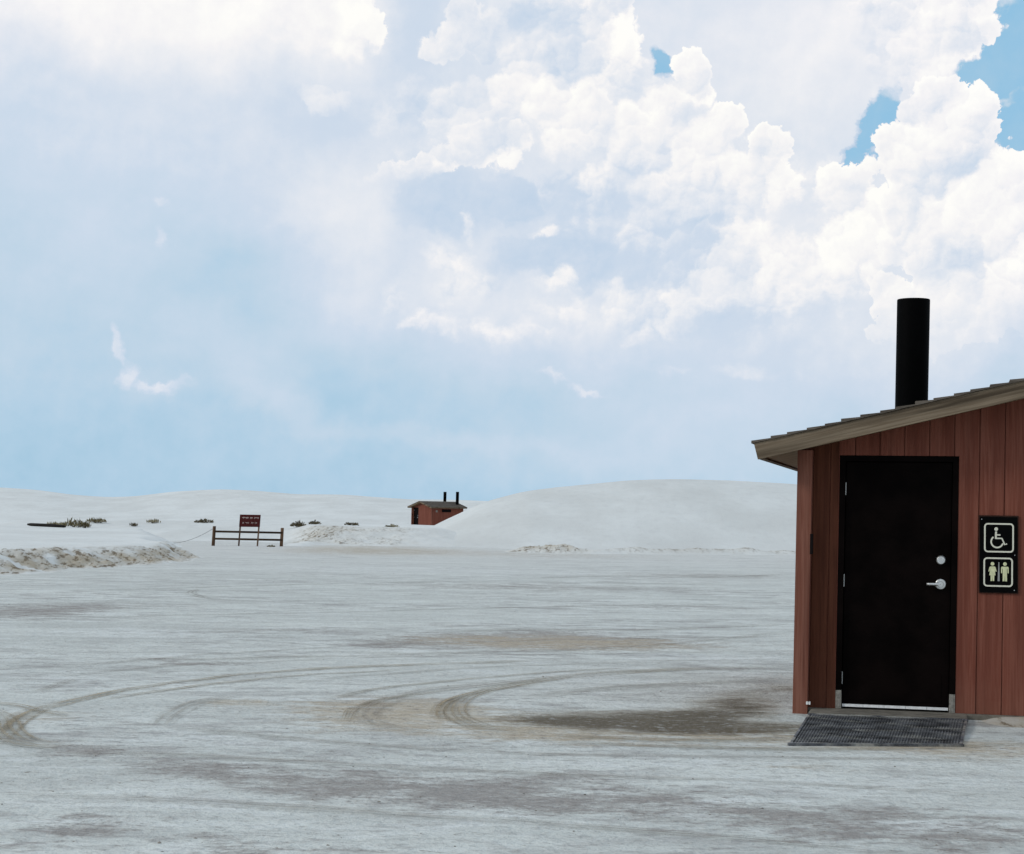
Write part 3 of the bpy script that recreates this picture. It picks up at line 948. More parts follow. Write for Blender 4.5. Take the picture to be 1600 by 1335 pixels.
track([(820, 1092), (930, 1078), (1050, 1070), (1235, 1062)], 0.30, 'track_faint')


# ================================================================== mesh builder
class MB:
    def __init__(self):
        self.v, self.f, self.sm = [], [], []

    def add(self, V, Fc, smooth=False):
        o = len(self.v)
        self.v += [tuple(q) for q in V]
        for f in Fc:
            self.f.append([o + i for i in f])
            self.sm.append(smooth)

    def box(self, x0, x1, y0, y1, z0, z1):
        V = [(x0, y0, z0), (x1, y0, z0), (x1, y1, z0), (x0, y1, z0), (x0, y0, z1), (x1, y0, z1), (x1, y1, z1), (x0, y1, z1)]
        self.hexa(V)

    def hexa(self, V):
        self.add(V, [(0, 3, 2, 1), (4, 5, 6, 7), (0, 1, 5, 4), (1, 2, 6, 5), (2, 3, 7, 6), (3, 0, 4, 7)])

    def prism_y(self, P, y0, y1):
        """outline in x-z, extruded along y (y0 nearer the viewer)"""
        n = len(P)
        V = [(x, y0, z) for x, z in P] + [(x, y1, z) for x, z in P]
        Fc = [list(range(n)), list(range(2 * n - 1, n - 1, -1))]
        Fc += [(i, n + i, n + (i + 1) % n, (i + 1) % n) for i in range(n)]
        self.add(V, Fc)

    def tube(self, pts, rads, seg=12, caps=True, smooth=True):
        pts = [Vector(p) for p in pts]
        if not hasattr(rads, '__len__'):
            rads = [rads] * len(pts)
        V, Fc = [], []
        for i, p in enumerate(pts):
            t = (pts[min(i + 1, len(pts) - 1)] - pts[max(i - 1, 0)]).normalized()
            a = t.orthogonal().normalized() if i == 0 else (a - t * a.dot(t)).normalized()
            b = t.cross(a)
            for k in range(seg):
                q = 2 * math.pi * k / seg
                V.append(p + (a * math.cos(q) + b * math.sin(q)) * rads[i])
        for i in range(len(pts) - 1):
            for k in range(seg):
                Fc.append((i * seg + k, i * seg + (k + 1) % seg, (i + 1) * seg + (k + 1) % seg, (i + 1) * seg + k))
        self.add(V, Fc, smooth)
        if caps:
            n = len(V)
            o = len(self.v) - n
            self.f.append([o + k for k in range(seg)][::-1])
            self.f.append([o + n - seg + k for k in range(seg)])
            self.sm += [False, False]

    def build(self, name, mat, parent=None, shear=0.0, bevel=0.0):
        me = bpy.data.meshes.new(name)
        V = [(x + shear * z, y, z) for x, y, z in self.v] if shear else self.v
        me.from_pydata(V, [], self.f)
        me.update()
        for p, s in zip(me.polygons, self.sm):
            p.use_smooth = s
        bm = bmesh.new()
        bm.from_mesh(me)
        bmesh.ops.recalc_face_normals(bm, faces=bm.faces)
        bm.to_mesh(me)
        bm.free()
        me.materials.append(MAT[mat])
        o = bpy.data.objects.new(name, me)
        COL.objects.link(o)
        if parent:
            o.parent = parent
        if bevel:
            md = o.modifiers.new('bevel', 'BEVEL')
            md.width = bevel
            md.segments = 2
            md.limit_method = 'ANGLE'
        return o


def empty(name, loc, rz=0.0, label=None, cat=None, group=None):
    o = bpy.data.objects.new(name, None)
    o.empty_display_size = 0.3
    o.location = loc
    o.rotation_euler = (0, 0, rz)
    COL.objects.link(o)
    return set_props(o, label, cat, group)


def copy_tree(o, parent=None):
    c = o.copy()
    COL.objects.link(c)
    if parent:
        c.parent = parent
    for ch in list(o.children):
        copy_tree(ch, c)
    return c


# ================================================================== the restroom building
TH = math.atan(680 / F)
O = G(1238, 1115, 0)
SHR = 0.012                    # the old building leans a touch
W_, L_ = 4.30, 3.85
WV = 0.12                      # front wall lies a little behind the corner posts
SL = 0.241
EAVE = 0.338


def roof_lo(u):
    u = u if u < W_ / 2 else W_ - u
    return 2.118 + SL * (u + 0.303)


def build_restroom():
    root = empty('restroom_building', O, -TH, 'large near restroom hut with dark red board walls, black door and black vent pipe', 'restroom',
                 'red board restroom huts')
    B = lambda mb, n, m, par=root, **k: mb.build(n, m, par, shear=SHR, **k)
    D0, D1, DT = 0.345, 1.324, 2.172                     # door opening
    # front wall: grooved vertical boards under the gable
    mb = MB()
    gw, gd = 0.008, 0.012
    edges = [0.02] + [0.27 + 0.203 * k for k in range(0, 20) if 0.27 + 0.203 * k < W_ - 0.05] + [W_ - 0.02]

    def strip(u0, u1, z0, y0=WV):
        a, b = u0 + gw / 2, u1 - gw / 2
        for lo, hi in ((a, b),):
            cuts = [lo] + [c for c in (D0, D1) if lo + 0.004 < c < hi - 0.004] + [hi]
            for p, q in zip(cuts, cuts[1:]):
                mid = (p + q) / 2
                zb = DT if D0 < mid < D1 else z0
                ps = [p, q] if not (p < W_ / 2 < q) else [p, W_ / 2, q]
                mb.prism_y([(p, zb), (q, zb)] + [(s, roof_lo(s) + 0.05) for s in reversed(ps)], y0, y0 + gd)
    for u0, u1 in zip(edges, edges[1:]):
        if u0 >= 0.27:
            strip(u0, u1, 0.045)
    # backing sheet behind the grooves, with the door opening left free
    y0, y1 = WV + gd + 0.001, WV + 0.10
    for u0, u1, zb in ((0.02, D0, 0.045), (D1, W_ / 2, 0.045), (W_ / 2, W_ - 0.02, 0.045), (D0, D1, DT)):
        mb.prism_y([(u0, zb), (u1, zb), (u1, roof_lo(u1) + 0.05), (u0, roof_lo(u0) + 0.05)], y0, y1)
    fwall = B(mb, 'front_wall', 'red_siding')
    mb = MB()                                             # narrow panel between the corner post and the door: shade beside the post painted in as darker red
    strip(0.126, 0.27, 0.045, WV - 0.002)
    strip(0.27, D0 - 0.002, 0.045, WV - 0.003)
    B(mb, 'side_panel', 'red_shaded', fwall)
    # side and rear walls
    for side in (0, 1):
        mb = MB()
        x0, x1 = (0.02, 0.12) if side == 0 else (W_ - 0.12, W_ - 0.02)
        n = 17
        st = (L_ - 0.12 - WV - 0.10) / n
        zt = roof_lo(0.02) + 0.03
        for k in range(n):
            a = WV + 0.101 + k * st
            xa, xb = (x0, x0 + gd) if side == 0 else (x1 - gd, x1)
            mb.box(xa, xb, a + gw / 2, a + st - gw / 2, 0.045, zt)
        mb.box(x0 + gd + 0.001 if side == 0 else x0, x1 if side == 0 else x1 - gd - 0.001, WV + 0.101, L_ - 0.121, 0.045, zt)
        B(mb, 'side_wall', 'red_siding')
    mb = MB()
    mb.prism_y([(0.02, 0.045), (W_ - 0.02, 0.045), (W_ - 0.02, roof_lo(0.02) + 0.05), (W_ / 2, roof_lo(W_ / 2) + 0.05),
                (0.02, roof_lo(0.02) + 0.05)], L_ - 0.12, L_ - 0.02)
    B(mb, 'rear_wall', 'red_siding')
    # corner posts stand proud of the walls
    for u0, y0 in ((0.0, 0.0), (W_ - 0.124, 0.0), (0.0, L_ - 0.09), (W_ - 0.124, L_ - 0.09)):
        mb = MB()
        u1, y1 = u0 + 0.124, (y0 + WV - 0.002 if y0 == 0 else y0 + 0.12)
        zt = 2.165 if y0 == 0 else 2.15
        mb.box(u0, u1, y0, y1, -0.02, min(roof_lo(u0), roof_lo(u1)) + 0.02)
        po = B(mb, 'corner_post', 'red_trim', bevel=0.004)
        if u0 == 0.0 and y0 == 0.0:
            mb = MB()
            mb.box(0.118, 0.142, -0.008, 0.045, 1.335, 1.505)
            B(mb, 'latch_plate', 'vent_louvre', po, bevel=0.003)
            mb = MB()
            mb.box(0.112, 0.128, -0.012, 0.01, 0.080, 0.105)
            mb.box(0.134, 0.148, -0.012, 0.01, 0.080, 0.105)
            mb.box(0.128, 0.134, -0.010, 0.01, 0.088, 0.097)
            B(mb, 'pipe_clip', 'weather_strip', po)
    # concrete sill
    mb = MB()
    mb.box(0.06, W_ - 0.06, 0.070, L_ - 0.04, -0.25, 0.044)
    mb.box(0.150, 1.42, -0.27, 0.069, -0.25, 0.043)
    B(mb, 'sill', 'concrete', bevel=0.008)

    # roof: two pitched decks with stepped shingle courses, fascia boards and soffits
    roof = None
    y0, y1 = -0.30, L_ + 0.30
    for side in (0, 1):
        fl = (lambda u: u) if side == 0 else (lambda u: W_ - u)
        mb = MB()
        n = 17
        run = (W_ / 2 + EAVE) / n
        th = 0.017
        rj = random.Random(31 + side)
        for k in range(n):                                # each course laps the one below it
            a, b = -EAVE - 0.012 + k * run, -EAVE - 0.012 + (k + 1) * run + 0.03
            if k == n - 1:
                b = W_ / 2
            za, zb = 2.257 + SL * (a + EAVE), 2.257 + SL * (b + EAVE)
            ya, yb = y0 - 0.012 - 0.003 * (k % 2), y1 + 0.012 + 0.003 * (k % 2)
            V = []
            tj = th + 0.008 + rj.uniform(-0.006, 0.007)
            for (u, zl, zh) in ((a + rj.uniform(-0.012, 0.012), za - 0.004, za + tj), (b, zb - 0.004, zb + 0.004)):
                for y in (ya, yb):
                    V += [(fl(u), y, zl), (fl(u), y, zh)]
            # a: 0..3, b: 4..7
            mb.hexa([V[0], V[4], V[6], V[2], V[1], V[5], V[7], V[3]])
        deck = B(mb, 'roof', 'shingle')
        # rake fascia boards (front and back)
        for (fa, fb) in ((y0, y0 + 0.035), (y1 - 0.035, y1)):
            mb = MB()
            pts = [(fl(-EAVE), 2.250), (fl(-0.303), 2.118), (fl(W_ / 2), roof_lo(W_ / 2)), (fl(W_ / 2), 2.250 + SL * (W_ / 2 + EAVE))]
            mb.prism_y(pts if side == 0 else pts[::-1], fa, fb)
            B(mb, 'fascia', 'fascia', deck)
        # eave fascia
        mb = MB()
        a, b = -EAVE, -EAVE + 0.034
        V = [(fl(-EAVE + 0.001), y0 + 0.037, 2.247), (fl(-0.302), y0 + 0.037, 2.121), (fl(-0.268), y0 + 0.037, 2.129), (fl(-EAVE + 0.036), y0 + 0.037, 2.254)]
        V2 = [(x, y1 - 0.037, z) for x, y, z in V]
        mb.hexa(V + V2)
        B(mb, 'fascia', 'fascia', deck)
        # soffit boards close the underside
        mb = MB()
        us = [-0.266, W_ / 2 - 0.001]
        V = []
        for y in (y0 + 0.037, y1 - 0.037):
            V += [(fl(us[0]), y, roof_lo(us[0]) + 0.018), (fl(us[1]), y, roof_lo(W_ / 2) + 0.018), (fl(us[1]), y, roof_lo(W_ / 2) + 0.040),
                  (fl(us[0]), y, roof_lo(us[0]) + 0.040)]
        mb.hexa(V)
        B(mb, 'soffit', 'soffit', deck)

    # door frame, reveals and leaf
    mb = MB()
    fy0, fy1 = WV - 0.006, WV + 0.14
    mb.box(D0 + 0.002, D0 + 0.050, fy0, fy1, 0.20, DT - 0.002)
    mb.box(D1 - 0.050, D1 - 0.002, fy0, fy1, 0.20, DT - 0.002)
    mb.box(D0 + 0.050, D1 - 0.050, fy0, fy1, DT - 0.050, DT - 0.002)
    fr = B(mb, 'door_frame', 'door_paint', bevel=0.003)
    for a in (D0 + 0.002, D1 - 0.050):
        mb = MB()
        mb.box(a, a + 0.048, fy0, fy1, 0.046, 0.198)
        mb.box(a + 0.010, a + 0.038, fy0 - 0.003, fy0, 0.06, 0.18)
        B(mb, 'frame_foot', 'bare_metal', fr, bevel=0.003)
    mb = MB()
    dy = WV + 0.028
    mb.box(D0 + 0.054, D1 - 0.054, dy, dy + 0.045, 0.060, DT - 0.054)
    leaf = B(mb, 'door', 'door_paint', bevel=0.003)
    mb = MB()                                             # shallow kick plate, barely seen against the paint
    mb.box(D0 + 0.115, D1 - 0.115, dy - 0.003, dy, 0.12, 0.36)
    B(mb, 'kick_plate', 'door_paint', leaf, bevel=0.001)
    mb = MB()
    for k in range(5):
        a = D0 + 0.056 + k * (D1 - D0 - 0.112) / 5
        mb.box(a + 0.001, a + (D1 - D0 - 0.112) / 5 - 0.001, dy - 0.016, dy - 0.001, 0.062, 0.084)
    B(mb, 'door_sweep', 'weather_strip', leaf)
    for z in (1.89, 1.118, 0.301):
        mb = MB()
        x = D0 + 0.052 - 0.006
        for k in range(5):
            mb.tube([(x, dy - 0.012, z - 0.055 + k * 0.022 + 0.001), (x, dy - 0.012, z - 0.055 + k * 0.022 + 0.021)], 0.0075, 10)
        mb.box(x, x + 0.010, dy - 0.006, dy - 0.001, z - 0.052, z + 0.052)
        B(mb, 'hinge', 'steel', leaf)
    cx, cz = 1.190, 1.305
    mb = MB()
    mb.tube([(cx, dy, cz), (cx, dy - 0.010, cz), (cx, dy - 0.024, cz), (cx, dy - 0.028, cz)], [0.040, 0.040, 0.033, 0.030], 28)
    mb.tube([(cx, dy - 0.028, cz), (cx, dy - 0.034, cz)], [0.018, 0.017], 20)
    mb.box(cx - 0.0025, cx + 0.0025, dy - 0.0365, dy - 0.034, cz - 0.009, cz + 0.009)
    B(mb, 'deadbolt', 'steel', leaf)
    cz = 1.105
    mb = MB()
    mb.tube([(cx, dy, cz), (cx, dy - 0.012, cz), (cx, dy - 0.018, cz)], [0.045, 0.045, 0.038], 28)
    mb.tube([(cx, dy - 0.018, cz), (cx, dy - 0.055, cz)], [0.022, 0.020], 20)
    mb.tube([(cx, dy - 0.055, cz), (cx, dy - 0.066, cz)], [0.024, 0.022], 20)
    mb.tube([(cx, dy - 0.052, cz), (cx - 0.03, dy - 0.054, cz), (cx - 0.095, dy - 0.052, cz), (cx - 0.112, dy - 0.046, cz)],
            [0.015, 0.013, 0.012, 0.011], 14)
    B(mb, 'handle', 'steel', leaf)
    # vent pipes through the rear of each slope
    for u in (0.858, W_ - 0.858):
        mb = MB()
        y = 3.62
        zb = roof_lo(u) + 0.02
        lean = 0.004
        mb.tube([(u, y, zb), (u + lean * 0.5, y, 3.0), (u + lean, y, 3.895), (u + lean, y, 3.905)], [0.166, 0.166, 0.167, 0.164], 40, caps=False)
        mb.tube([(u + lean, y, 3.905), (u + lean, y, 3.0)], [0.156, 0.156], 40, caps=False)
        mb.tube([(u, y, 3.0), (u, y, 2.995)], [0.157, 0.157], 40)
        B(mb, 'vent_pipe', 'black_pipe')
    # high louvred vent and a pale plate on the right-hand side wall
    mb = MB()
    x = W_ - 0.02
    mb.box(x - 0.001, x + 0.030, 1.25, 2.35, 1.72, 2.02)
    for k in range(6):
        mb.hexa([(x + 0.030, 1.28, 1.745 + k * 0.045), (x + 0.030, 2.32, 1.745 + k * 0.045), (x + 0.030, 2.32, 1.775 + k * 0.045), (x + 0.030, 1.28, 1.775 + k * 0.045),
                 (x + 0.045, 1.28, 1.738 + k * 0.045), (x + 0.045, 2.32, 1.738 + k * 0.045), (x + 0.045, 2.32, 1.744 + k * 0.045), (x + 0.045, 1.28, 1.744 + k * 0.045)])
    B(mb, 'wall_vent', 'vent_louvre')
    mb = MB()
    mb.box(x - 0.001, x + 0.012, 0.50, 0.72, 1.70, 1.92)
    B(mb, 'wall_plate', 'bare_metal', bevel=0.004)
    return root


hut = build_restroom()


def drift_h(X, Y):
    c, sn = math.cos(TH), math.sin(TH)
    dx, dy = X - O.x, Y - O.y
    u, v = dx * c - dy * sn, dx * sn + dy * c
    n = fbm(X * 2.2, Y * 2.2, 41, 3)
    d1 = np.exp(-((v - 0.08) / (0.22 + 0.25 * n)) ** 2) * sstep(u, 1.42, 1.75) * (0.028 + 0.030 * n)
    d2 = np.exp(-(np.hypot(u + 0.02, (v + 0.10) * 0.8) / (0.16 + 0.14 * n)) ** 2) * 0.045
    d2 = d2 * (1 - sstep(u, 0.05, 0.17)) * 0.0
    d3 = np.exp(-((u + 0.04) / (0.16 + 0.2 * n)) ** 2) * sstep(v, 0.0, 0.4) * 0.0
    z = np.maximum(np.maximum(d1, d2), d3)
    return z - 0.012 + 0.010 * (fbm(X * 9, Y * 9, 43, 2) - 0.5) * sstep(z, 0.01, 0.03), np.ones_like(z)


terrain('sand_drift', drift_h, np.arange(O.x - 0.9, O.x + 5.2, 0.035), np.arange(O.y - 2.0, O.y + 2.2, 0.035), 'sand_tan')

# its twin far behind, half hidden by the dune
far_rc = at_depth(674, 826, 188)
al = math.radians(57)
ux = Vector((math.cos(al), -math.sin(al), 0))
far = copy_tree(hut)
far.location = (far_rc.x - ux.x * W_, far_rc.y - ux.y * W_, far_rc.z)
far.rotation_euler = (0, 0, -al)
far['label'] = 'small distant restroom hut partly behind the dune slope, two black pipes on its roof'


def hut_pt(u, v, z=0.0):
    c, s = math.cos(TH), math.sin(TH)
    return Vector((O.x + u * c + v * s, O.y - u * s + v * c, O.z + z))


# ------------------------------------------------------------------ restroom sign on the wall
def arc_pts(cx, cy, r, a0, a1, n):
    return [(cx + r * math.cos(math.radians(a0 + (a1 - a0) * k / n)), cy + r * math.sin(math.radians(a0 + (a1 - a0) * k / n))) for k in range(n + 1)]


def stroke(mb, pts, w, y0, y1):
    """a flat band of width w along a polyline in x-z"""
    n = len(pts)
    L, Rr = [], []
    for i, (x, z) in enumerate(pts):
        a, b = pts[max(i - 1, 0)], pts[min(i + 1, n - 1)]
        dx, dz = b[0] - a[0], b[1] - a[1]
        k = math.hypot(dx, dz) or 1
        nx, nz = -dz / k, dx / k
        L.append((x + nx * w / 2, z + nz * w / 2))
        Rr.append((x - nx * w / 2, z - nz * w / 2))
    for i in range(n - 1):
        mb.hexa([(L[i][0], y0, L[i][1]), (L[i + 1][0], y0, L[i + 1][1]), (Rr[i + 1][0], y0, Rr[i + 1][1]), (Rr[i][0], y0, Rr[i][1]),
                 (L[i][0], y1, L[i][1]), (L[i + 1][0], y1, L[i + 1][1]), (Rr[i + 1][0], y1, Rr[i + 1][1]), (Rr[i][0], y1, Rr[i][1])])


def build_wall_sign():
    SW, SH = 0.300, 0.622
    x0, z1 = 1.497, 1.672
    root = empty('restroom_sign', hut_pt(x0 + SHR * z1, WV, z1 - SH), -TH,
                 'black upright sign with wheelchair and restroom figures on the red wall beside the door', 'sign')
    mb = MB()
    mb.box(-0.008, SW + 0.008, -0.016, -0.001, -0.008, SH + 0.012)
    mb.build('backing_board', 'sign_back', root, bevel=0.002)
    mb = MB()
    mb.box(0, SW, -0.022, -0.0165, 0, SH)
    mb.build('panel', 'sign_black', root, bevel=0.002)
    ya, yb = -0.0245, -0.0225
    PW, PH = 505.0, 1035.0                                # sign drawn on a 505 x 1035 sheet, y downwards

    def q(x, y):
        return (x - 275) / PW * SW, SH - (y - 180) / PH * SH

    def rr(xa, ya_, xb, yb_, r):
        pts = []
        for cx, cy, a0 in ((xb - r, ya_ + r, -90), (xb - r, yb_ - r, 0), (xa + r, yb_ - r, 90), (xa + r, ya_ + r, 180)):
            pts += arc_pts(cx, cy, r, a0, a0 + 90, 6)
        pts.append(pts[0])
        return [q(*p) for p in pts]
    for (a, b, c, d) in ((343, 276, 722, 657), (336, 747, 710, 1127)):
        mb = MB()
        stroke(mb, rr(a, b, c, d, 40), 0.0125, ya, yb)
        mb.build('border', 'sign_cream', root)

    def disc(mb, x, y, r):
        mb.prism_y([q(*p) for p in arc_pts(x, y, r, 0, 345, 23)], ya, yb)
    mb = MB()
    disc(mb, 495, 347, 25)
    stroke(mb, [q(494, 380), q(491, 425), q(491, 482)], 0.0150, ya, yb)
    stroke(mb, [q(491, 427), q(552, 427)], 0.0115, ya - 0.0002, yb)
    stroke(mb, [q(484, 474), q(572, 474), q(612, 560), q(640, 546)], 0.0120, ya - 0.0004, yb)
    stroke(mb, [q(*p) for p in arc_pts(508, 520, 80, 232, 15, 26)], 0.0125, ya - 0.0006, yb)
    mb.build('wheelchair_symbol', 'sign_cream', root)
    mb = MB()
    disc(mb, 447, 824, 25)
    mb.prism_y([q(*p) for p in [(420, 860), (474, 860), (488, 870), (503, 928), (490, 934), (478, 900), (488, 980), (472, 984), (470, 1060),
                                (450, 1060), (447, 990), (444, 1060), (422, 1060), (422, 984), (404, 980), (416, 900), (404, 934), (392, 928), (406, 870)]][::-1], ya, yb)
    mb.build('woman_symbol', 'sign_yellow', root)
    mb = MB()
    disc(mb, 614, 824, 25)
    mb.prism_y([q(*p) for p in [(572, 860), (654, 860), (664, 872), (664, 950), (650, 950), (648, 890), (642, 890), (642, 1060), (618, 1060), (614, 970),
                                (609, 1060), (584, 1060), (584, 890), (578, 890), (576, 950), (562, 950), (562, 872)]][::-1], ya, yb)
    mb.build('man_symbol', 'sign_yellow', root)
    mb = MB()
    mb.prism_y([q(*p) for p in [(527, 800), (538, 800), (544, 1060), (516, 1060)]][::-1], ya, yb)
    mb.build('divider', 'sign_grey', root)
    for x, y in ((300, 215), (745, 700), (740, 1180)):
        mb = MB()
        px, pz = q(x, y)
        mb.tube([(px, -0.0222, pz), (px, -0.0255, pz)], [0.0042, 0.0032], 10)
        mb.build('screw', 'steel', root)


build_wall_sign()


# ------------------------------------------------------------------ metal grate in front of the door
def build_grate():
    root = empty('metal_grate', hut_pt(0, 0, 0), -TH, 'dark metal grating lying as a ramp on the sand before the black door', 'grating')
    A, Bc, Cc, Dd = (0.175, -0.36), (1.405, -0.30), (1.35, -1.74), (0.17, -2.12)   # rear left, rear right, front right, front left

    def pt(s, t, dz=0.0):
        x = (A[0] * (1 - s) + Bc[0] * s) * (1 - t) + (Dd[0] * (1 - s) + Cc[0] * s) * t
        y = (A[1] * (1 - s) + Bc[1] * s) * (1 - t) + (Dd[1] * (1 - s) + Cc[1] * s) * t
        return (x, y, 0.026 * (1 - t) + 0.016 + dz)

    def bar(mb, s0, t0, s1, t1, w, h, n=1):
        a, b = Vector(pt(s0, t0)), Vector(pt(s1, t1))
        d = (b - a)
        d.z = 0
        d.normalize()
        nn = Vector((-d.y, d.x, 0)) * w / 2
        V = [a + nn, b + nn, b - nn, a - nn]
        mb.hexa([(p.x, p.y, p.z - 0.02) for p in V] + [(p.x, p.y, p.z + h) for p in V])
    mb = MB()
    for k in range(57):
        bar(mb, k / 56, 0.01, k / 56, 0.99, 0.008, 0.0004 * (k % 3))
    for k in range(37):
        bar(mb, 0.005, k / 36, 0.995, k / 36, 0.016, -0.003 + 0.0004 * (k % 2))
    mb.build('bars', 'grate', root)
    mb = MB()
    bar(mb, -0.004, 0.0, -0.004, 1.0, 0.018, 0.003)
    bar(mb, 1.004, 0.0, 1.004, 1.0, 0.018, 0.003)
    bar(mb, -0.02, 1.005, 1.02, 1.005, 0.05, 0.0036)
    bar(mb, -0.015, -0.005, 1.015, -0.005, 0.025, 0.0036)
    mb.build('rim', 'grate_rim', root)
    mb = MB()
    V = [pt(0.01, 0.01, -0.025), pt(0.99, 0.01, -0.025), pt(0.99, 0.99, -0.014), pt(0.01, 0.99, -0.014)]
    mb.add(V + [(x, y, z - 0.03) for x, y, z in V], [(0, 1, 2, 3), (7, 6, 5, 4), (0, 4, 5, 1), (1, 5, 6, 2), (2, 6, 7, 3), (3, 7, 4, 0)])
    mb.build('pan', 'grate_pan', root)


build_grate()


# ------------------------------------------------------------------ barrier, notice board, cable
def build_barrier():
    b0 = Vector((-12.68, 76.7, 0))
    b1 = Vector((-9.90, 77.7, 0))
    rz = math.atan2(b1.y - b0.y, b1.x - b0.x)
    Ln = (b1 - b0).length
    root = empty('wooden_barrier', (b0.x, b0.y, surf(b0.x, b0.y)), rz, 'low dark timber barrier of two rails between two posts on the sand', 'fence')
    for x, zb, zt in ((0.0, -0.15, 0.84), (Ln, -0.1, 0.80)):
        mb = MB()
        mb.tube([(x, 0, zb), (x, 0, zt - 0.02), (x, 0, zt)], [0.072, 0.068, 0.056], 14)
        mb.build('post', 'dark_post', root, shear=0.04)
    for z in (0.615, 0.305):
        mb = MB()
        mb.hexa([(0.0 + 0.04 * z, -0.075, z - 0.044), (Ln + 0.04 * z, -0.075, z - 0.072), (Ln + 0.04 * z, -0.058, z - 0.072), (0.04 * z, -0.058, z - 0.044),
                 (0.0 + 0.04 * z, -0.075, z + 0.044), (Ln + 0.04 * z, -0.075, z + 0.018), (Ln + 0.04 * z, -0.058, z + 0.018), (0.04 * z, -0.058, z + 0.044)])
        mb.build('rail', 'dark_rail', root)
    # notice board on its own two stakes, just in front of the rails
    s0 = G(373, 853)
    s1 = G(402, 853.5)
    y = 76.9
    x0, x1 = s0.x * y / s0.y, s1.x * y / s1.y
    sr = empty('notice_board', (x0, y, surf(x0, y)), 0.05, 'small maroon board with two rows of pale lettering above the timber barrier', 'sign')
    w = x1 - x0
    for x in (0.0, w):
        mb = MB()
        mb.box(x - 0.032, x + 0.032, -0.03, 0.03, -0.15, 1.33)
        mb.build('stake', 'dark_post', sr, shear=0.055)
    mb = MB()
    mb.box(-0.045, w + 0.045, -0.056, -0.032, 0.82, 1.345)
    bd = mb.build('board', 'sign_maroon', sr, shear=0.055)
    # the lettering is too far off to read: worn strokes of its two lines
    rr = random.Random(5)
    for (za, h, words) in ((1.165, 0.085, ((0.06, 0.28), (0.40, 0.12), (0.58, 0.20))), (0.955, 0.085, ((0.09, 0.07), (0.22, 0.16), (0.46, 0.12), (0.62, 0.10)))):
        for (xa, wd) in words:
            mb = MB()
            n = max(2, int(wd / 0.045))
            lw = 0.018 if za > 1.1 else 0.012
            mid = 0.45
            mb.box(xa, xa + wd * 0.98, -0.0595, -0.057, za + h * mid, za + h * mid + (0.022 if za > 1.1 else 0.012))
            for k in range(n):
                x = xa + wd * k / n
                mb.box(x, x + lw, -0.060, -0.057, za + h * rr.choice((0.0, 0.0, mid)), za + h * rr.uniform(0.85, 1.0))
            mb.build('lettering', 'sign_letters', bd, shear=0.055)

    # a thin cable drooping from the left post to the sand
    a = Vector((b0.x - 0.03, b0.y, 0.72))
    g = G(268, 843)
    yy = 79.0
    e = Vector((-14.85, yy, 0))
    e.z = surf(e.x, e.y) + 0.01
    e2 = Vector((-15.7, yy + 0.8, 0))
    e2.z = surf(e2.x, e2.y) + 0.012
    pts = []
    for k in range(17):
        t = k / 16
        p = a.lerp(e, t)
        p.z = a.z + (e.z - a.z) * (1 - (1 - t) ** 1.7)
        pts.append(p)
    pts.append(e2)
    mb = MB()
    mb.tube(pts, 0.008, 6)
    set_props(mb.build('cable', 'cable'), 'thin dark cable drooping from the barrier post down to the sand', 'cable')


build_barrier()


# ------------------------------------------------------------------ dry shrubs and a beam on the far sand
def shrub(px, py, dist, wpx, hpx, mat, label, name='dry_shrub', group='dry shrubs on the far sand', n=260, flat=0.0, spiky=0.0, seed=1):
    k = dist / F
    p = at_depth(px, py, dist)
    p.z = surf(p.x, p.y)
    w, h = wpx * k / 2, hpx * k
    root = empty(name, p, 0, label, 'grass' if 'grass' in name else 'shrub', group)
    r = random.Random(seed)
    st = MB()
    for i in range(14):
        a = r.uniform(0, 6.28)
        q = r.uniform(0.2, 0.95)
        tip = (math.cos(a) * w * q, math.sin(a) * w * q * 0.7, h * r.uniform(0.4, 0.95) * (1 - 0.5 * q))
        st.tube([(0.1 * math.cos(a) * w, 0.1 * math.sin(a) * w, -0.05), (tip[0] * 0.6, tip[1] * 0.6, tip[2] * 0.7), tip], [0.014, 0.010, 0.004], 5)
    st.build('stem', 'twig', root)
    lf = MB()
    for i in range(n):
        a = r.uniform(0, 6.28)
        q = math.sqrt(r.random())
        lump = 0.75 + 0.35 * math.sin(3 * a + seed) * math.cos(2 * a - seed)
        top = h * (1 - 0.85 * q ** 2.2) * lump
        z = top * (r.random() ** 0.6)
        c = Vector((math.cos(a) * w * q, math.sin(a) * w * q * 0.75, max(0.0, z)))
        ln = r.uniform(0.06, 0.14) * (1 + spiky) * (w / 0.45) ** 0.4
        d = Vector((r.gauss(0, 0.7), r.gauss(0, 0.7), abs(r.gauss(0.5, 0.4)) + spiky)).normalized()
        s = d.cross(Vector((r.gauss(0, 1), r.gauss(0, 1), r.gauss(0, 1)))).normalized() * ln * (0.22 - 0.12 * spiky)
        lf.add([c - s * 0.4, c + d * ln * 0.5 - s, c + d * ln, c + d * ln * 0.5 + s], [(0, 1, 2, 3)])
    lf.build('foliage', mat, root)
    return root


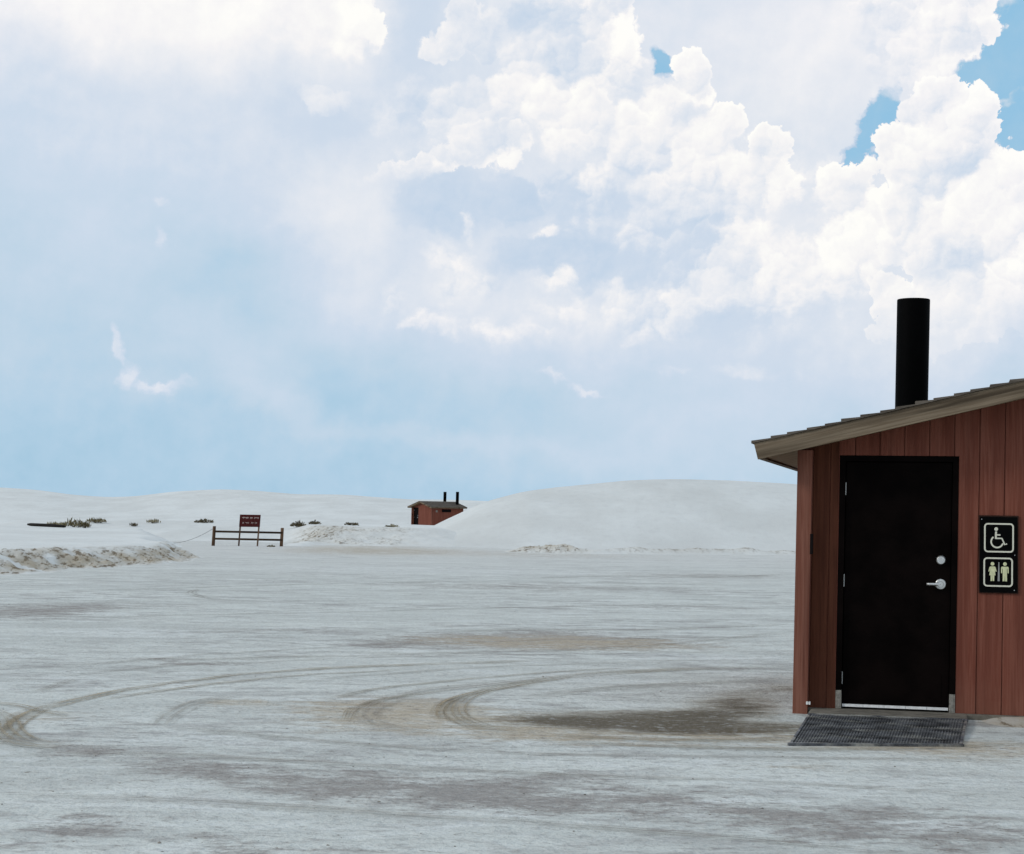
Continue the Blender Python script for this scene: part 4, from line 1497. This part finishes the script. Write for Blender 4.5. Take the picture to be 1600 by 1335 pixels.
SHRUBS = [
    (466, 820, 95, 25, 10, 'leaf_dark', 'rounded dark shrub on the sand ridge, right of the notice board', 420),
    (491, 821, 96, 20, 6, 'leaf_dark', 'low dark shrub on the ridge between the rounded shrub and the flat straggling one', 260),
    (549, 822, 96, 24, 4.5, 'leaf_dark', 'flat straggling dark shrub on the ridge midway to the far restroom hut', 200),
    (612, 826, 92, 22, 4, 'leaf_pale', 'faint pale scrub on the ridge just left of the far restroom hut', 120),
    (319, 816, 99, 30, 7, 'leaf_dark', 'dark arched shrub on the sand just above the left barrier post', 260),
    (119, 822, 92, 44, 11, 'leaf_olive', 'largest olive grass clump on the sand, right of the dark beam', 230),
    (133, 824, 90, 16, 8, 'leaf_dark', 'dark knot of brush at the foot of the olive grass clump', 110),
    (88, 820, 93, 30, 4, 'leaf_pale', 'thin pale grass just above the right end of the dark beam', 130),
    (152, 816, 97, 30, 6, 'leaf_olive', 'sparse olive grass next right of the largest grass clump', 170),
    (209, 819, 95, 13, 4, 'leaf_dark', 'tiny dark tuft alone on the sand between the grass and the arched shrub', 90),
    (240, 814, 98, 22, 4, 'leaf_pale', 'pale sparse tuft between the tiny dark tuft and the arched shrub', 90),
    (424, 852, 76.2, 12, 2.2, 'leaf_olive', 'small brown scrap of brush on the sand at the right foot of the barrier', 90),
]
for i, (x, y, dd, w, h, mat, lab, n) in enumerate(SHRUBS):
    grass = 'grass' in lab.split(',')[0] or 'tuft' in lab.split(',')[0]
    shrub(x, y, dd, w, h, mat, lab, 'grass_clump' if grass else 'dry_shrub',
          'grass clumps on the far sand' if grass else 'dry shrubs on the far sand', n, spiky=0.8 if grass else 0.0, seed=i + 3)

bp = at_depth(72, 824, 88)
bz = surf(bp.x, bp.y)
mb = MB()
mb.tube([(-0.92, 0, 0.13), (-0.75, 0, 0.12), (0.2, 0.05, 0.09), (0.85, 0.1, 0.05), (0.95, 0.1, 0.03)], [0.05, 0.085, 0.09, 0.07, 0.03], 8)
mb.v = [(x, y, 0.02 + z * 0.9) for x, y, z in mb.v]
bo = mb.build('timber_beam', 'old_beam')
bo.location = (bp.x, bp.y, bz)
set_props(bo, 'long dark beam lying on the pale sand at far left', 'beam')


# ------------------------------------------------------------------ loose grit and crumbs of caked sand on the flat
def build_grit():
    r = random.Random(3)
    mb = MB()
    base = [(1, 0, 0), (-1, 0, 0), (0, 1, 0), (0, -1, 0), (0, 0, 1), (0, 0, -1)]
    tri = [(0, 2, 4), (2, 1, 4), (1, 3, 4), (3, 0, 4), (2, 0, 5), (1, 2, 5), (3, 1, 5), (0, 3, 5)]
    for i in range(420):
        d = 8.2 * (60 / 8.2) ** (r.random() ** 1.25)
        x = r.uniform(-0.31, 0.31) * d
        if 2.2 < x < 8 and d > 12.6 and d < 20:
            continue
        s = r.uniform(0.004, 0.009) * (1 if r.random() < 0.95 else 1.8) * (0.7 + d / 60)
        z = gz(x, d)
        a = r.uniform(0, 6.28)
        V = []
        for p in base:
            q = [c * s * r.uniform(0.6, 1.3) for c in p]
            V.append((x + q[0] * math.cos(a) - q[1] * math.sin(a) * 1.4, d + q[0] * math.sin(a) + q[1] * math.cos(a) * 1.4, z + s * 0.15 + q[2] * 0.5))
        mb.add(V, tri)
    set_props(mb.build('grit', 'pebble'), 'loose grit and crumbs scattered on the pale flat', 'grit', kind='stuff')


build_grit()

# ------------------------------------------------------------------ render settings
SC.cycles.max_bounces = 6
SC.cycles.diffuse_bounces = 2
SC.cycles.use_adaptive_sampling = True
SC.cycles.adaptive_threshold = 0.02
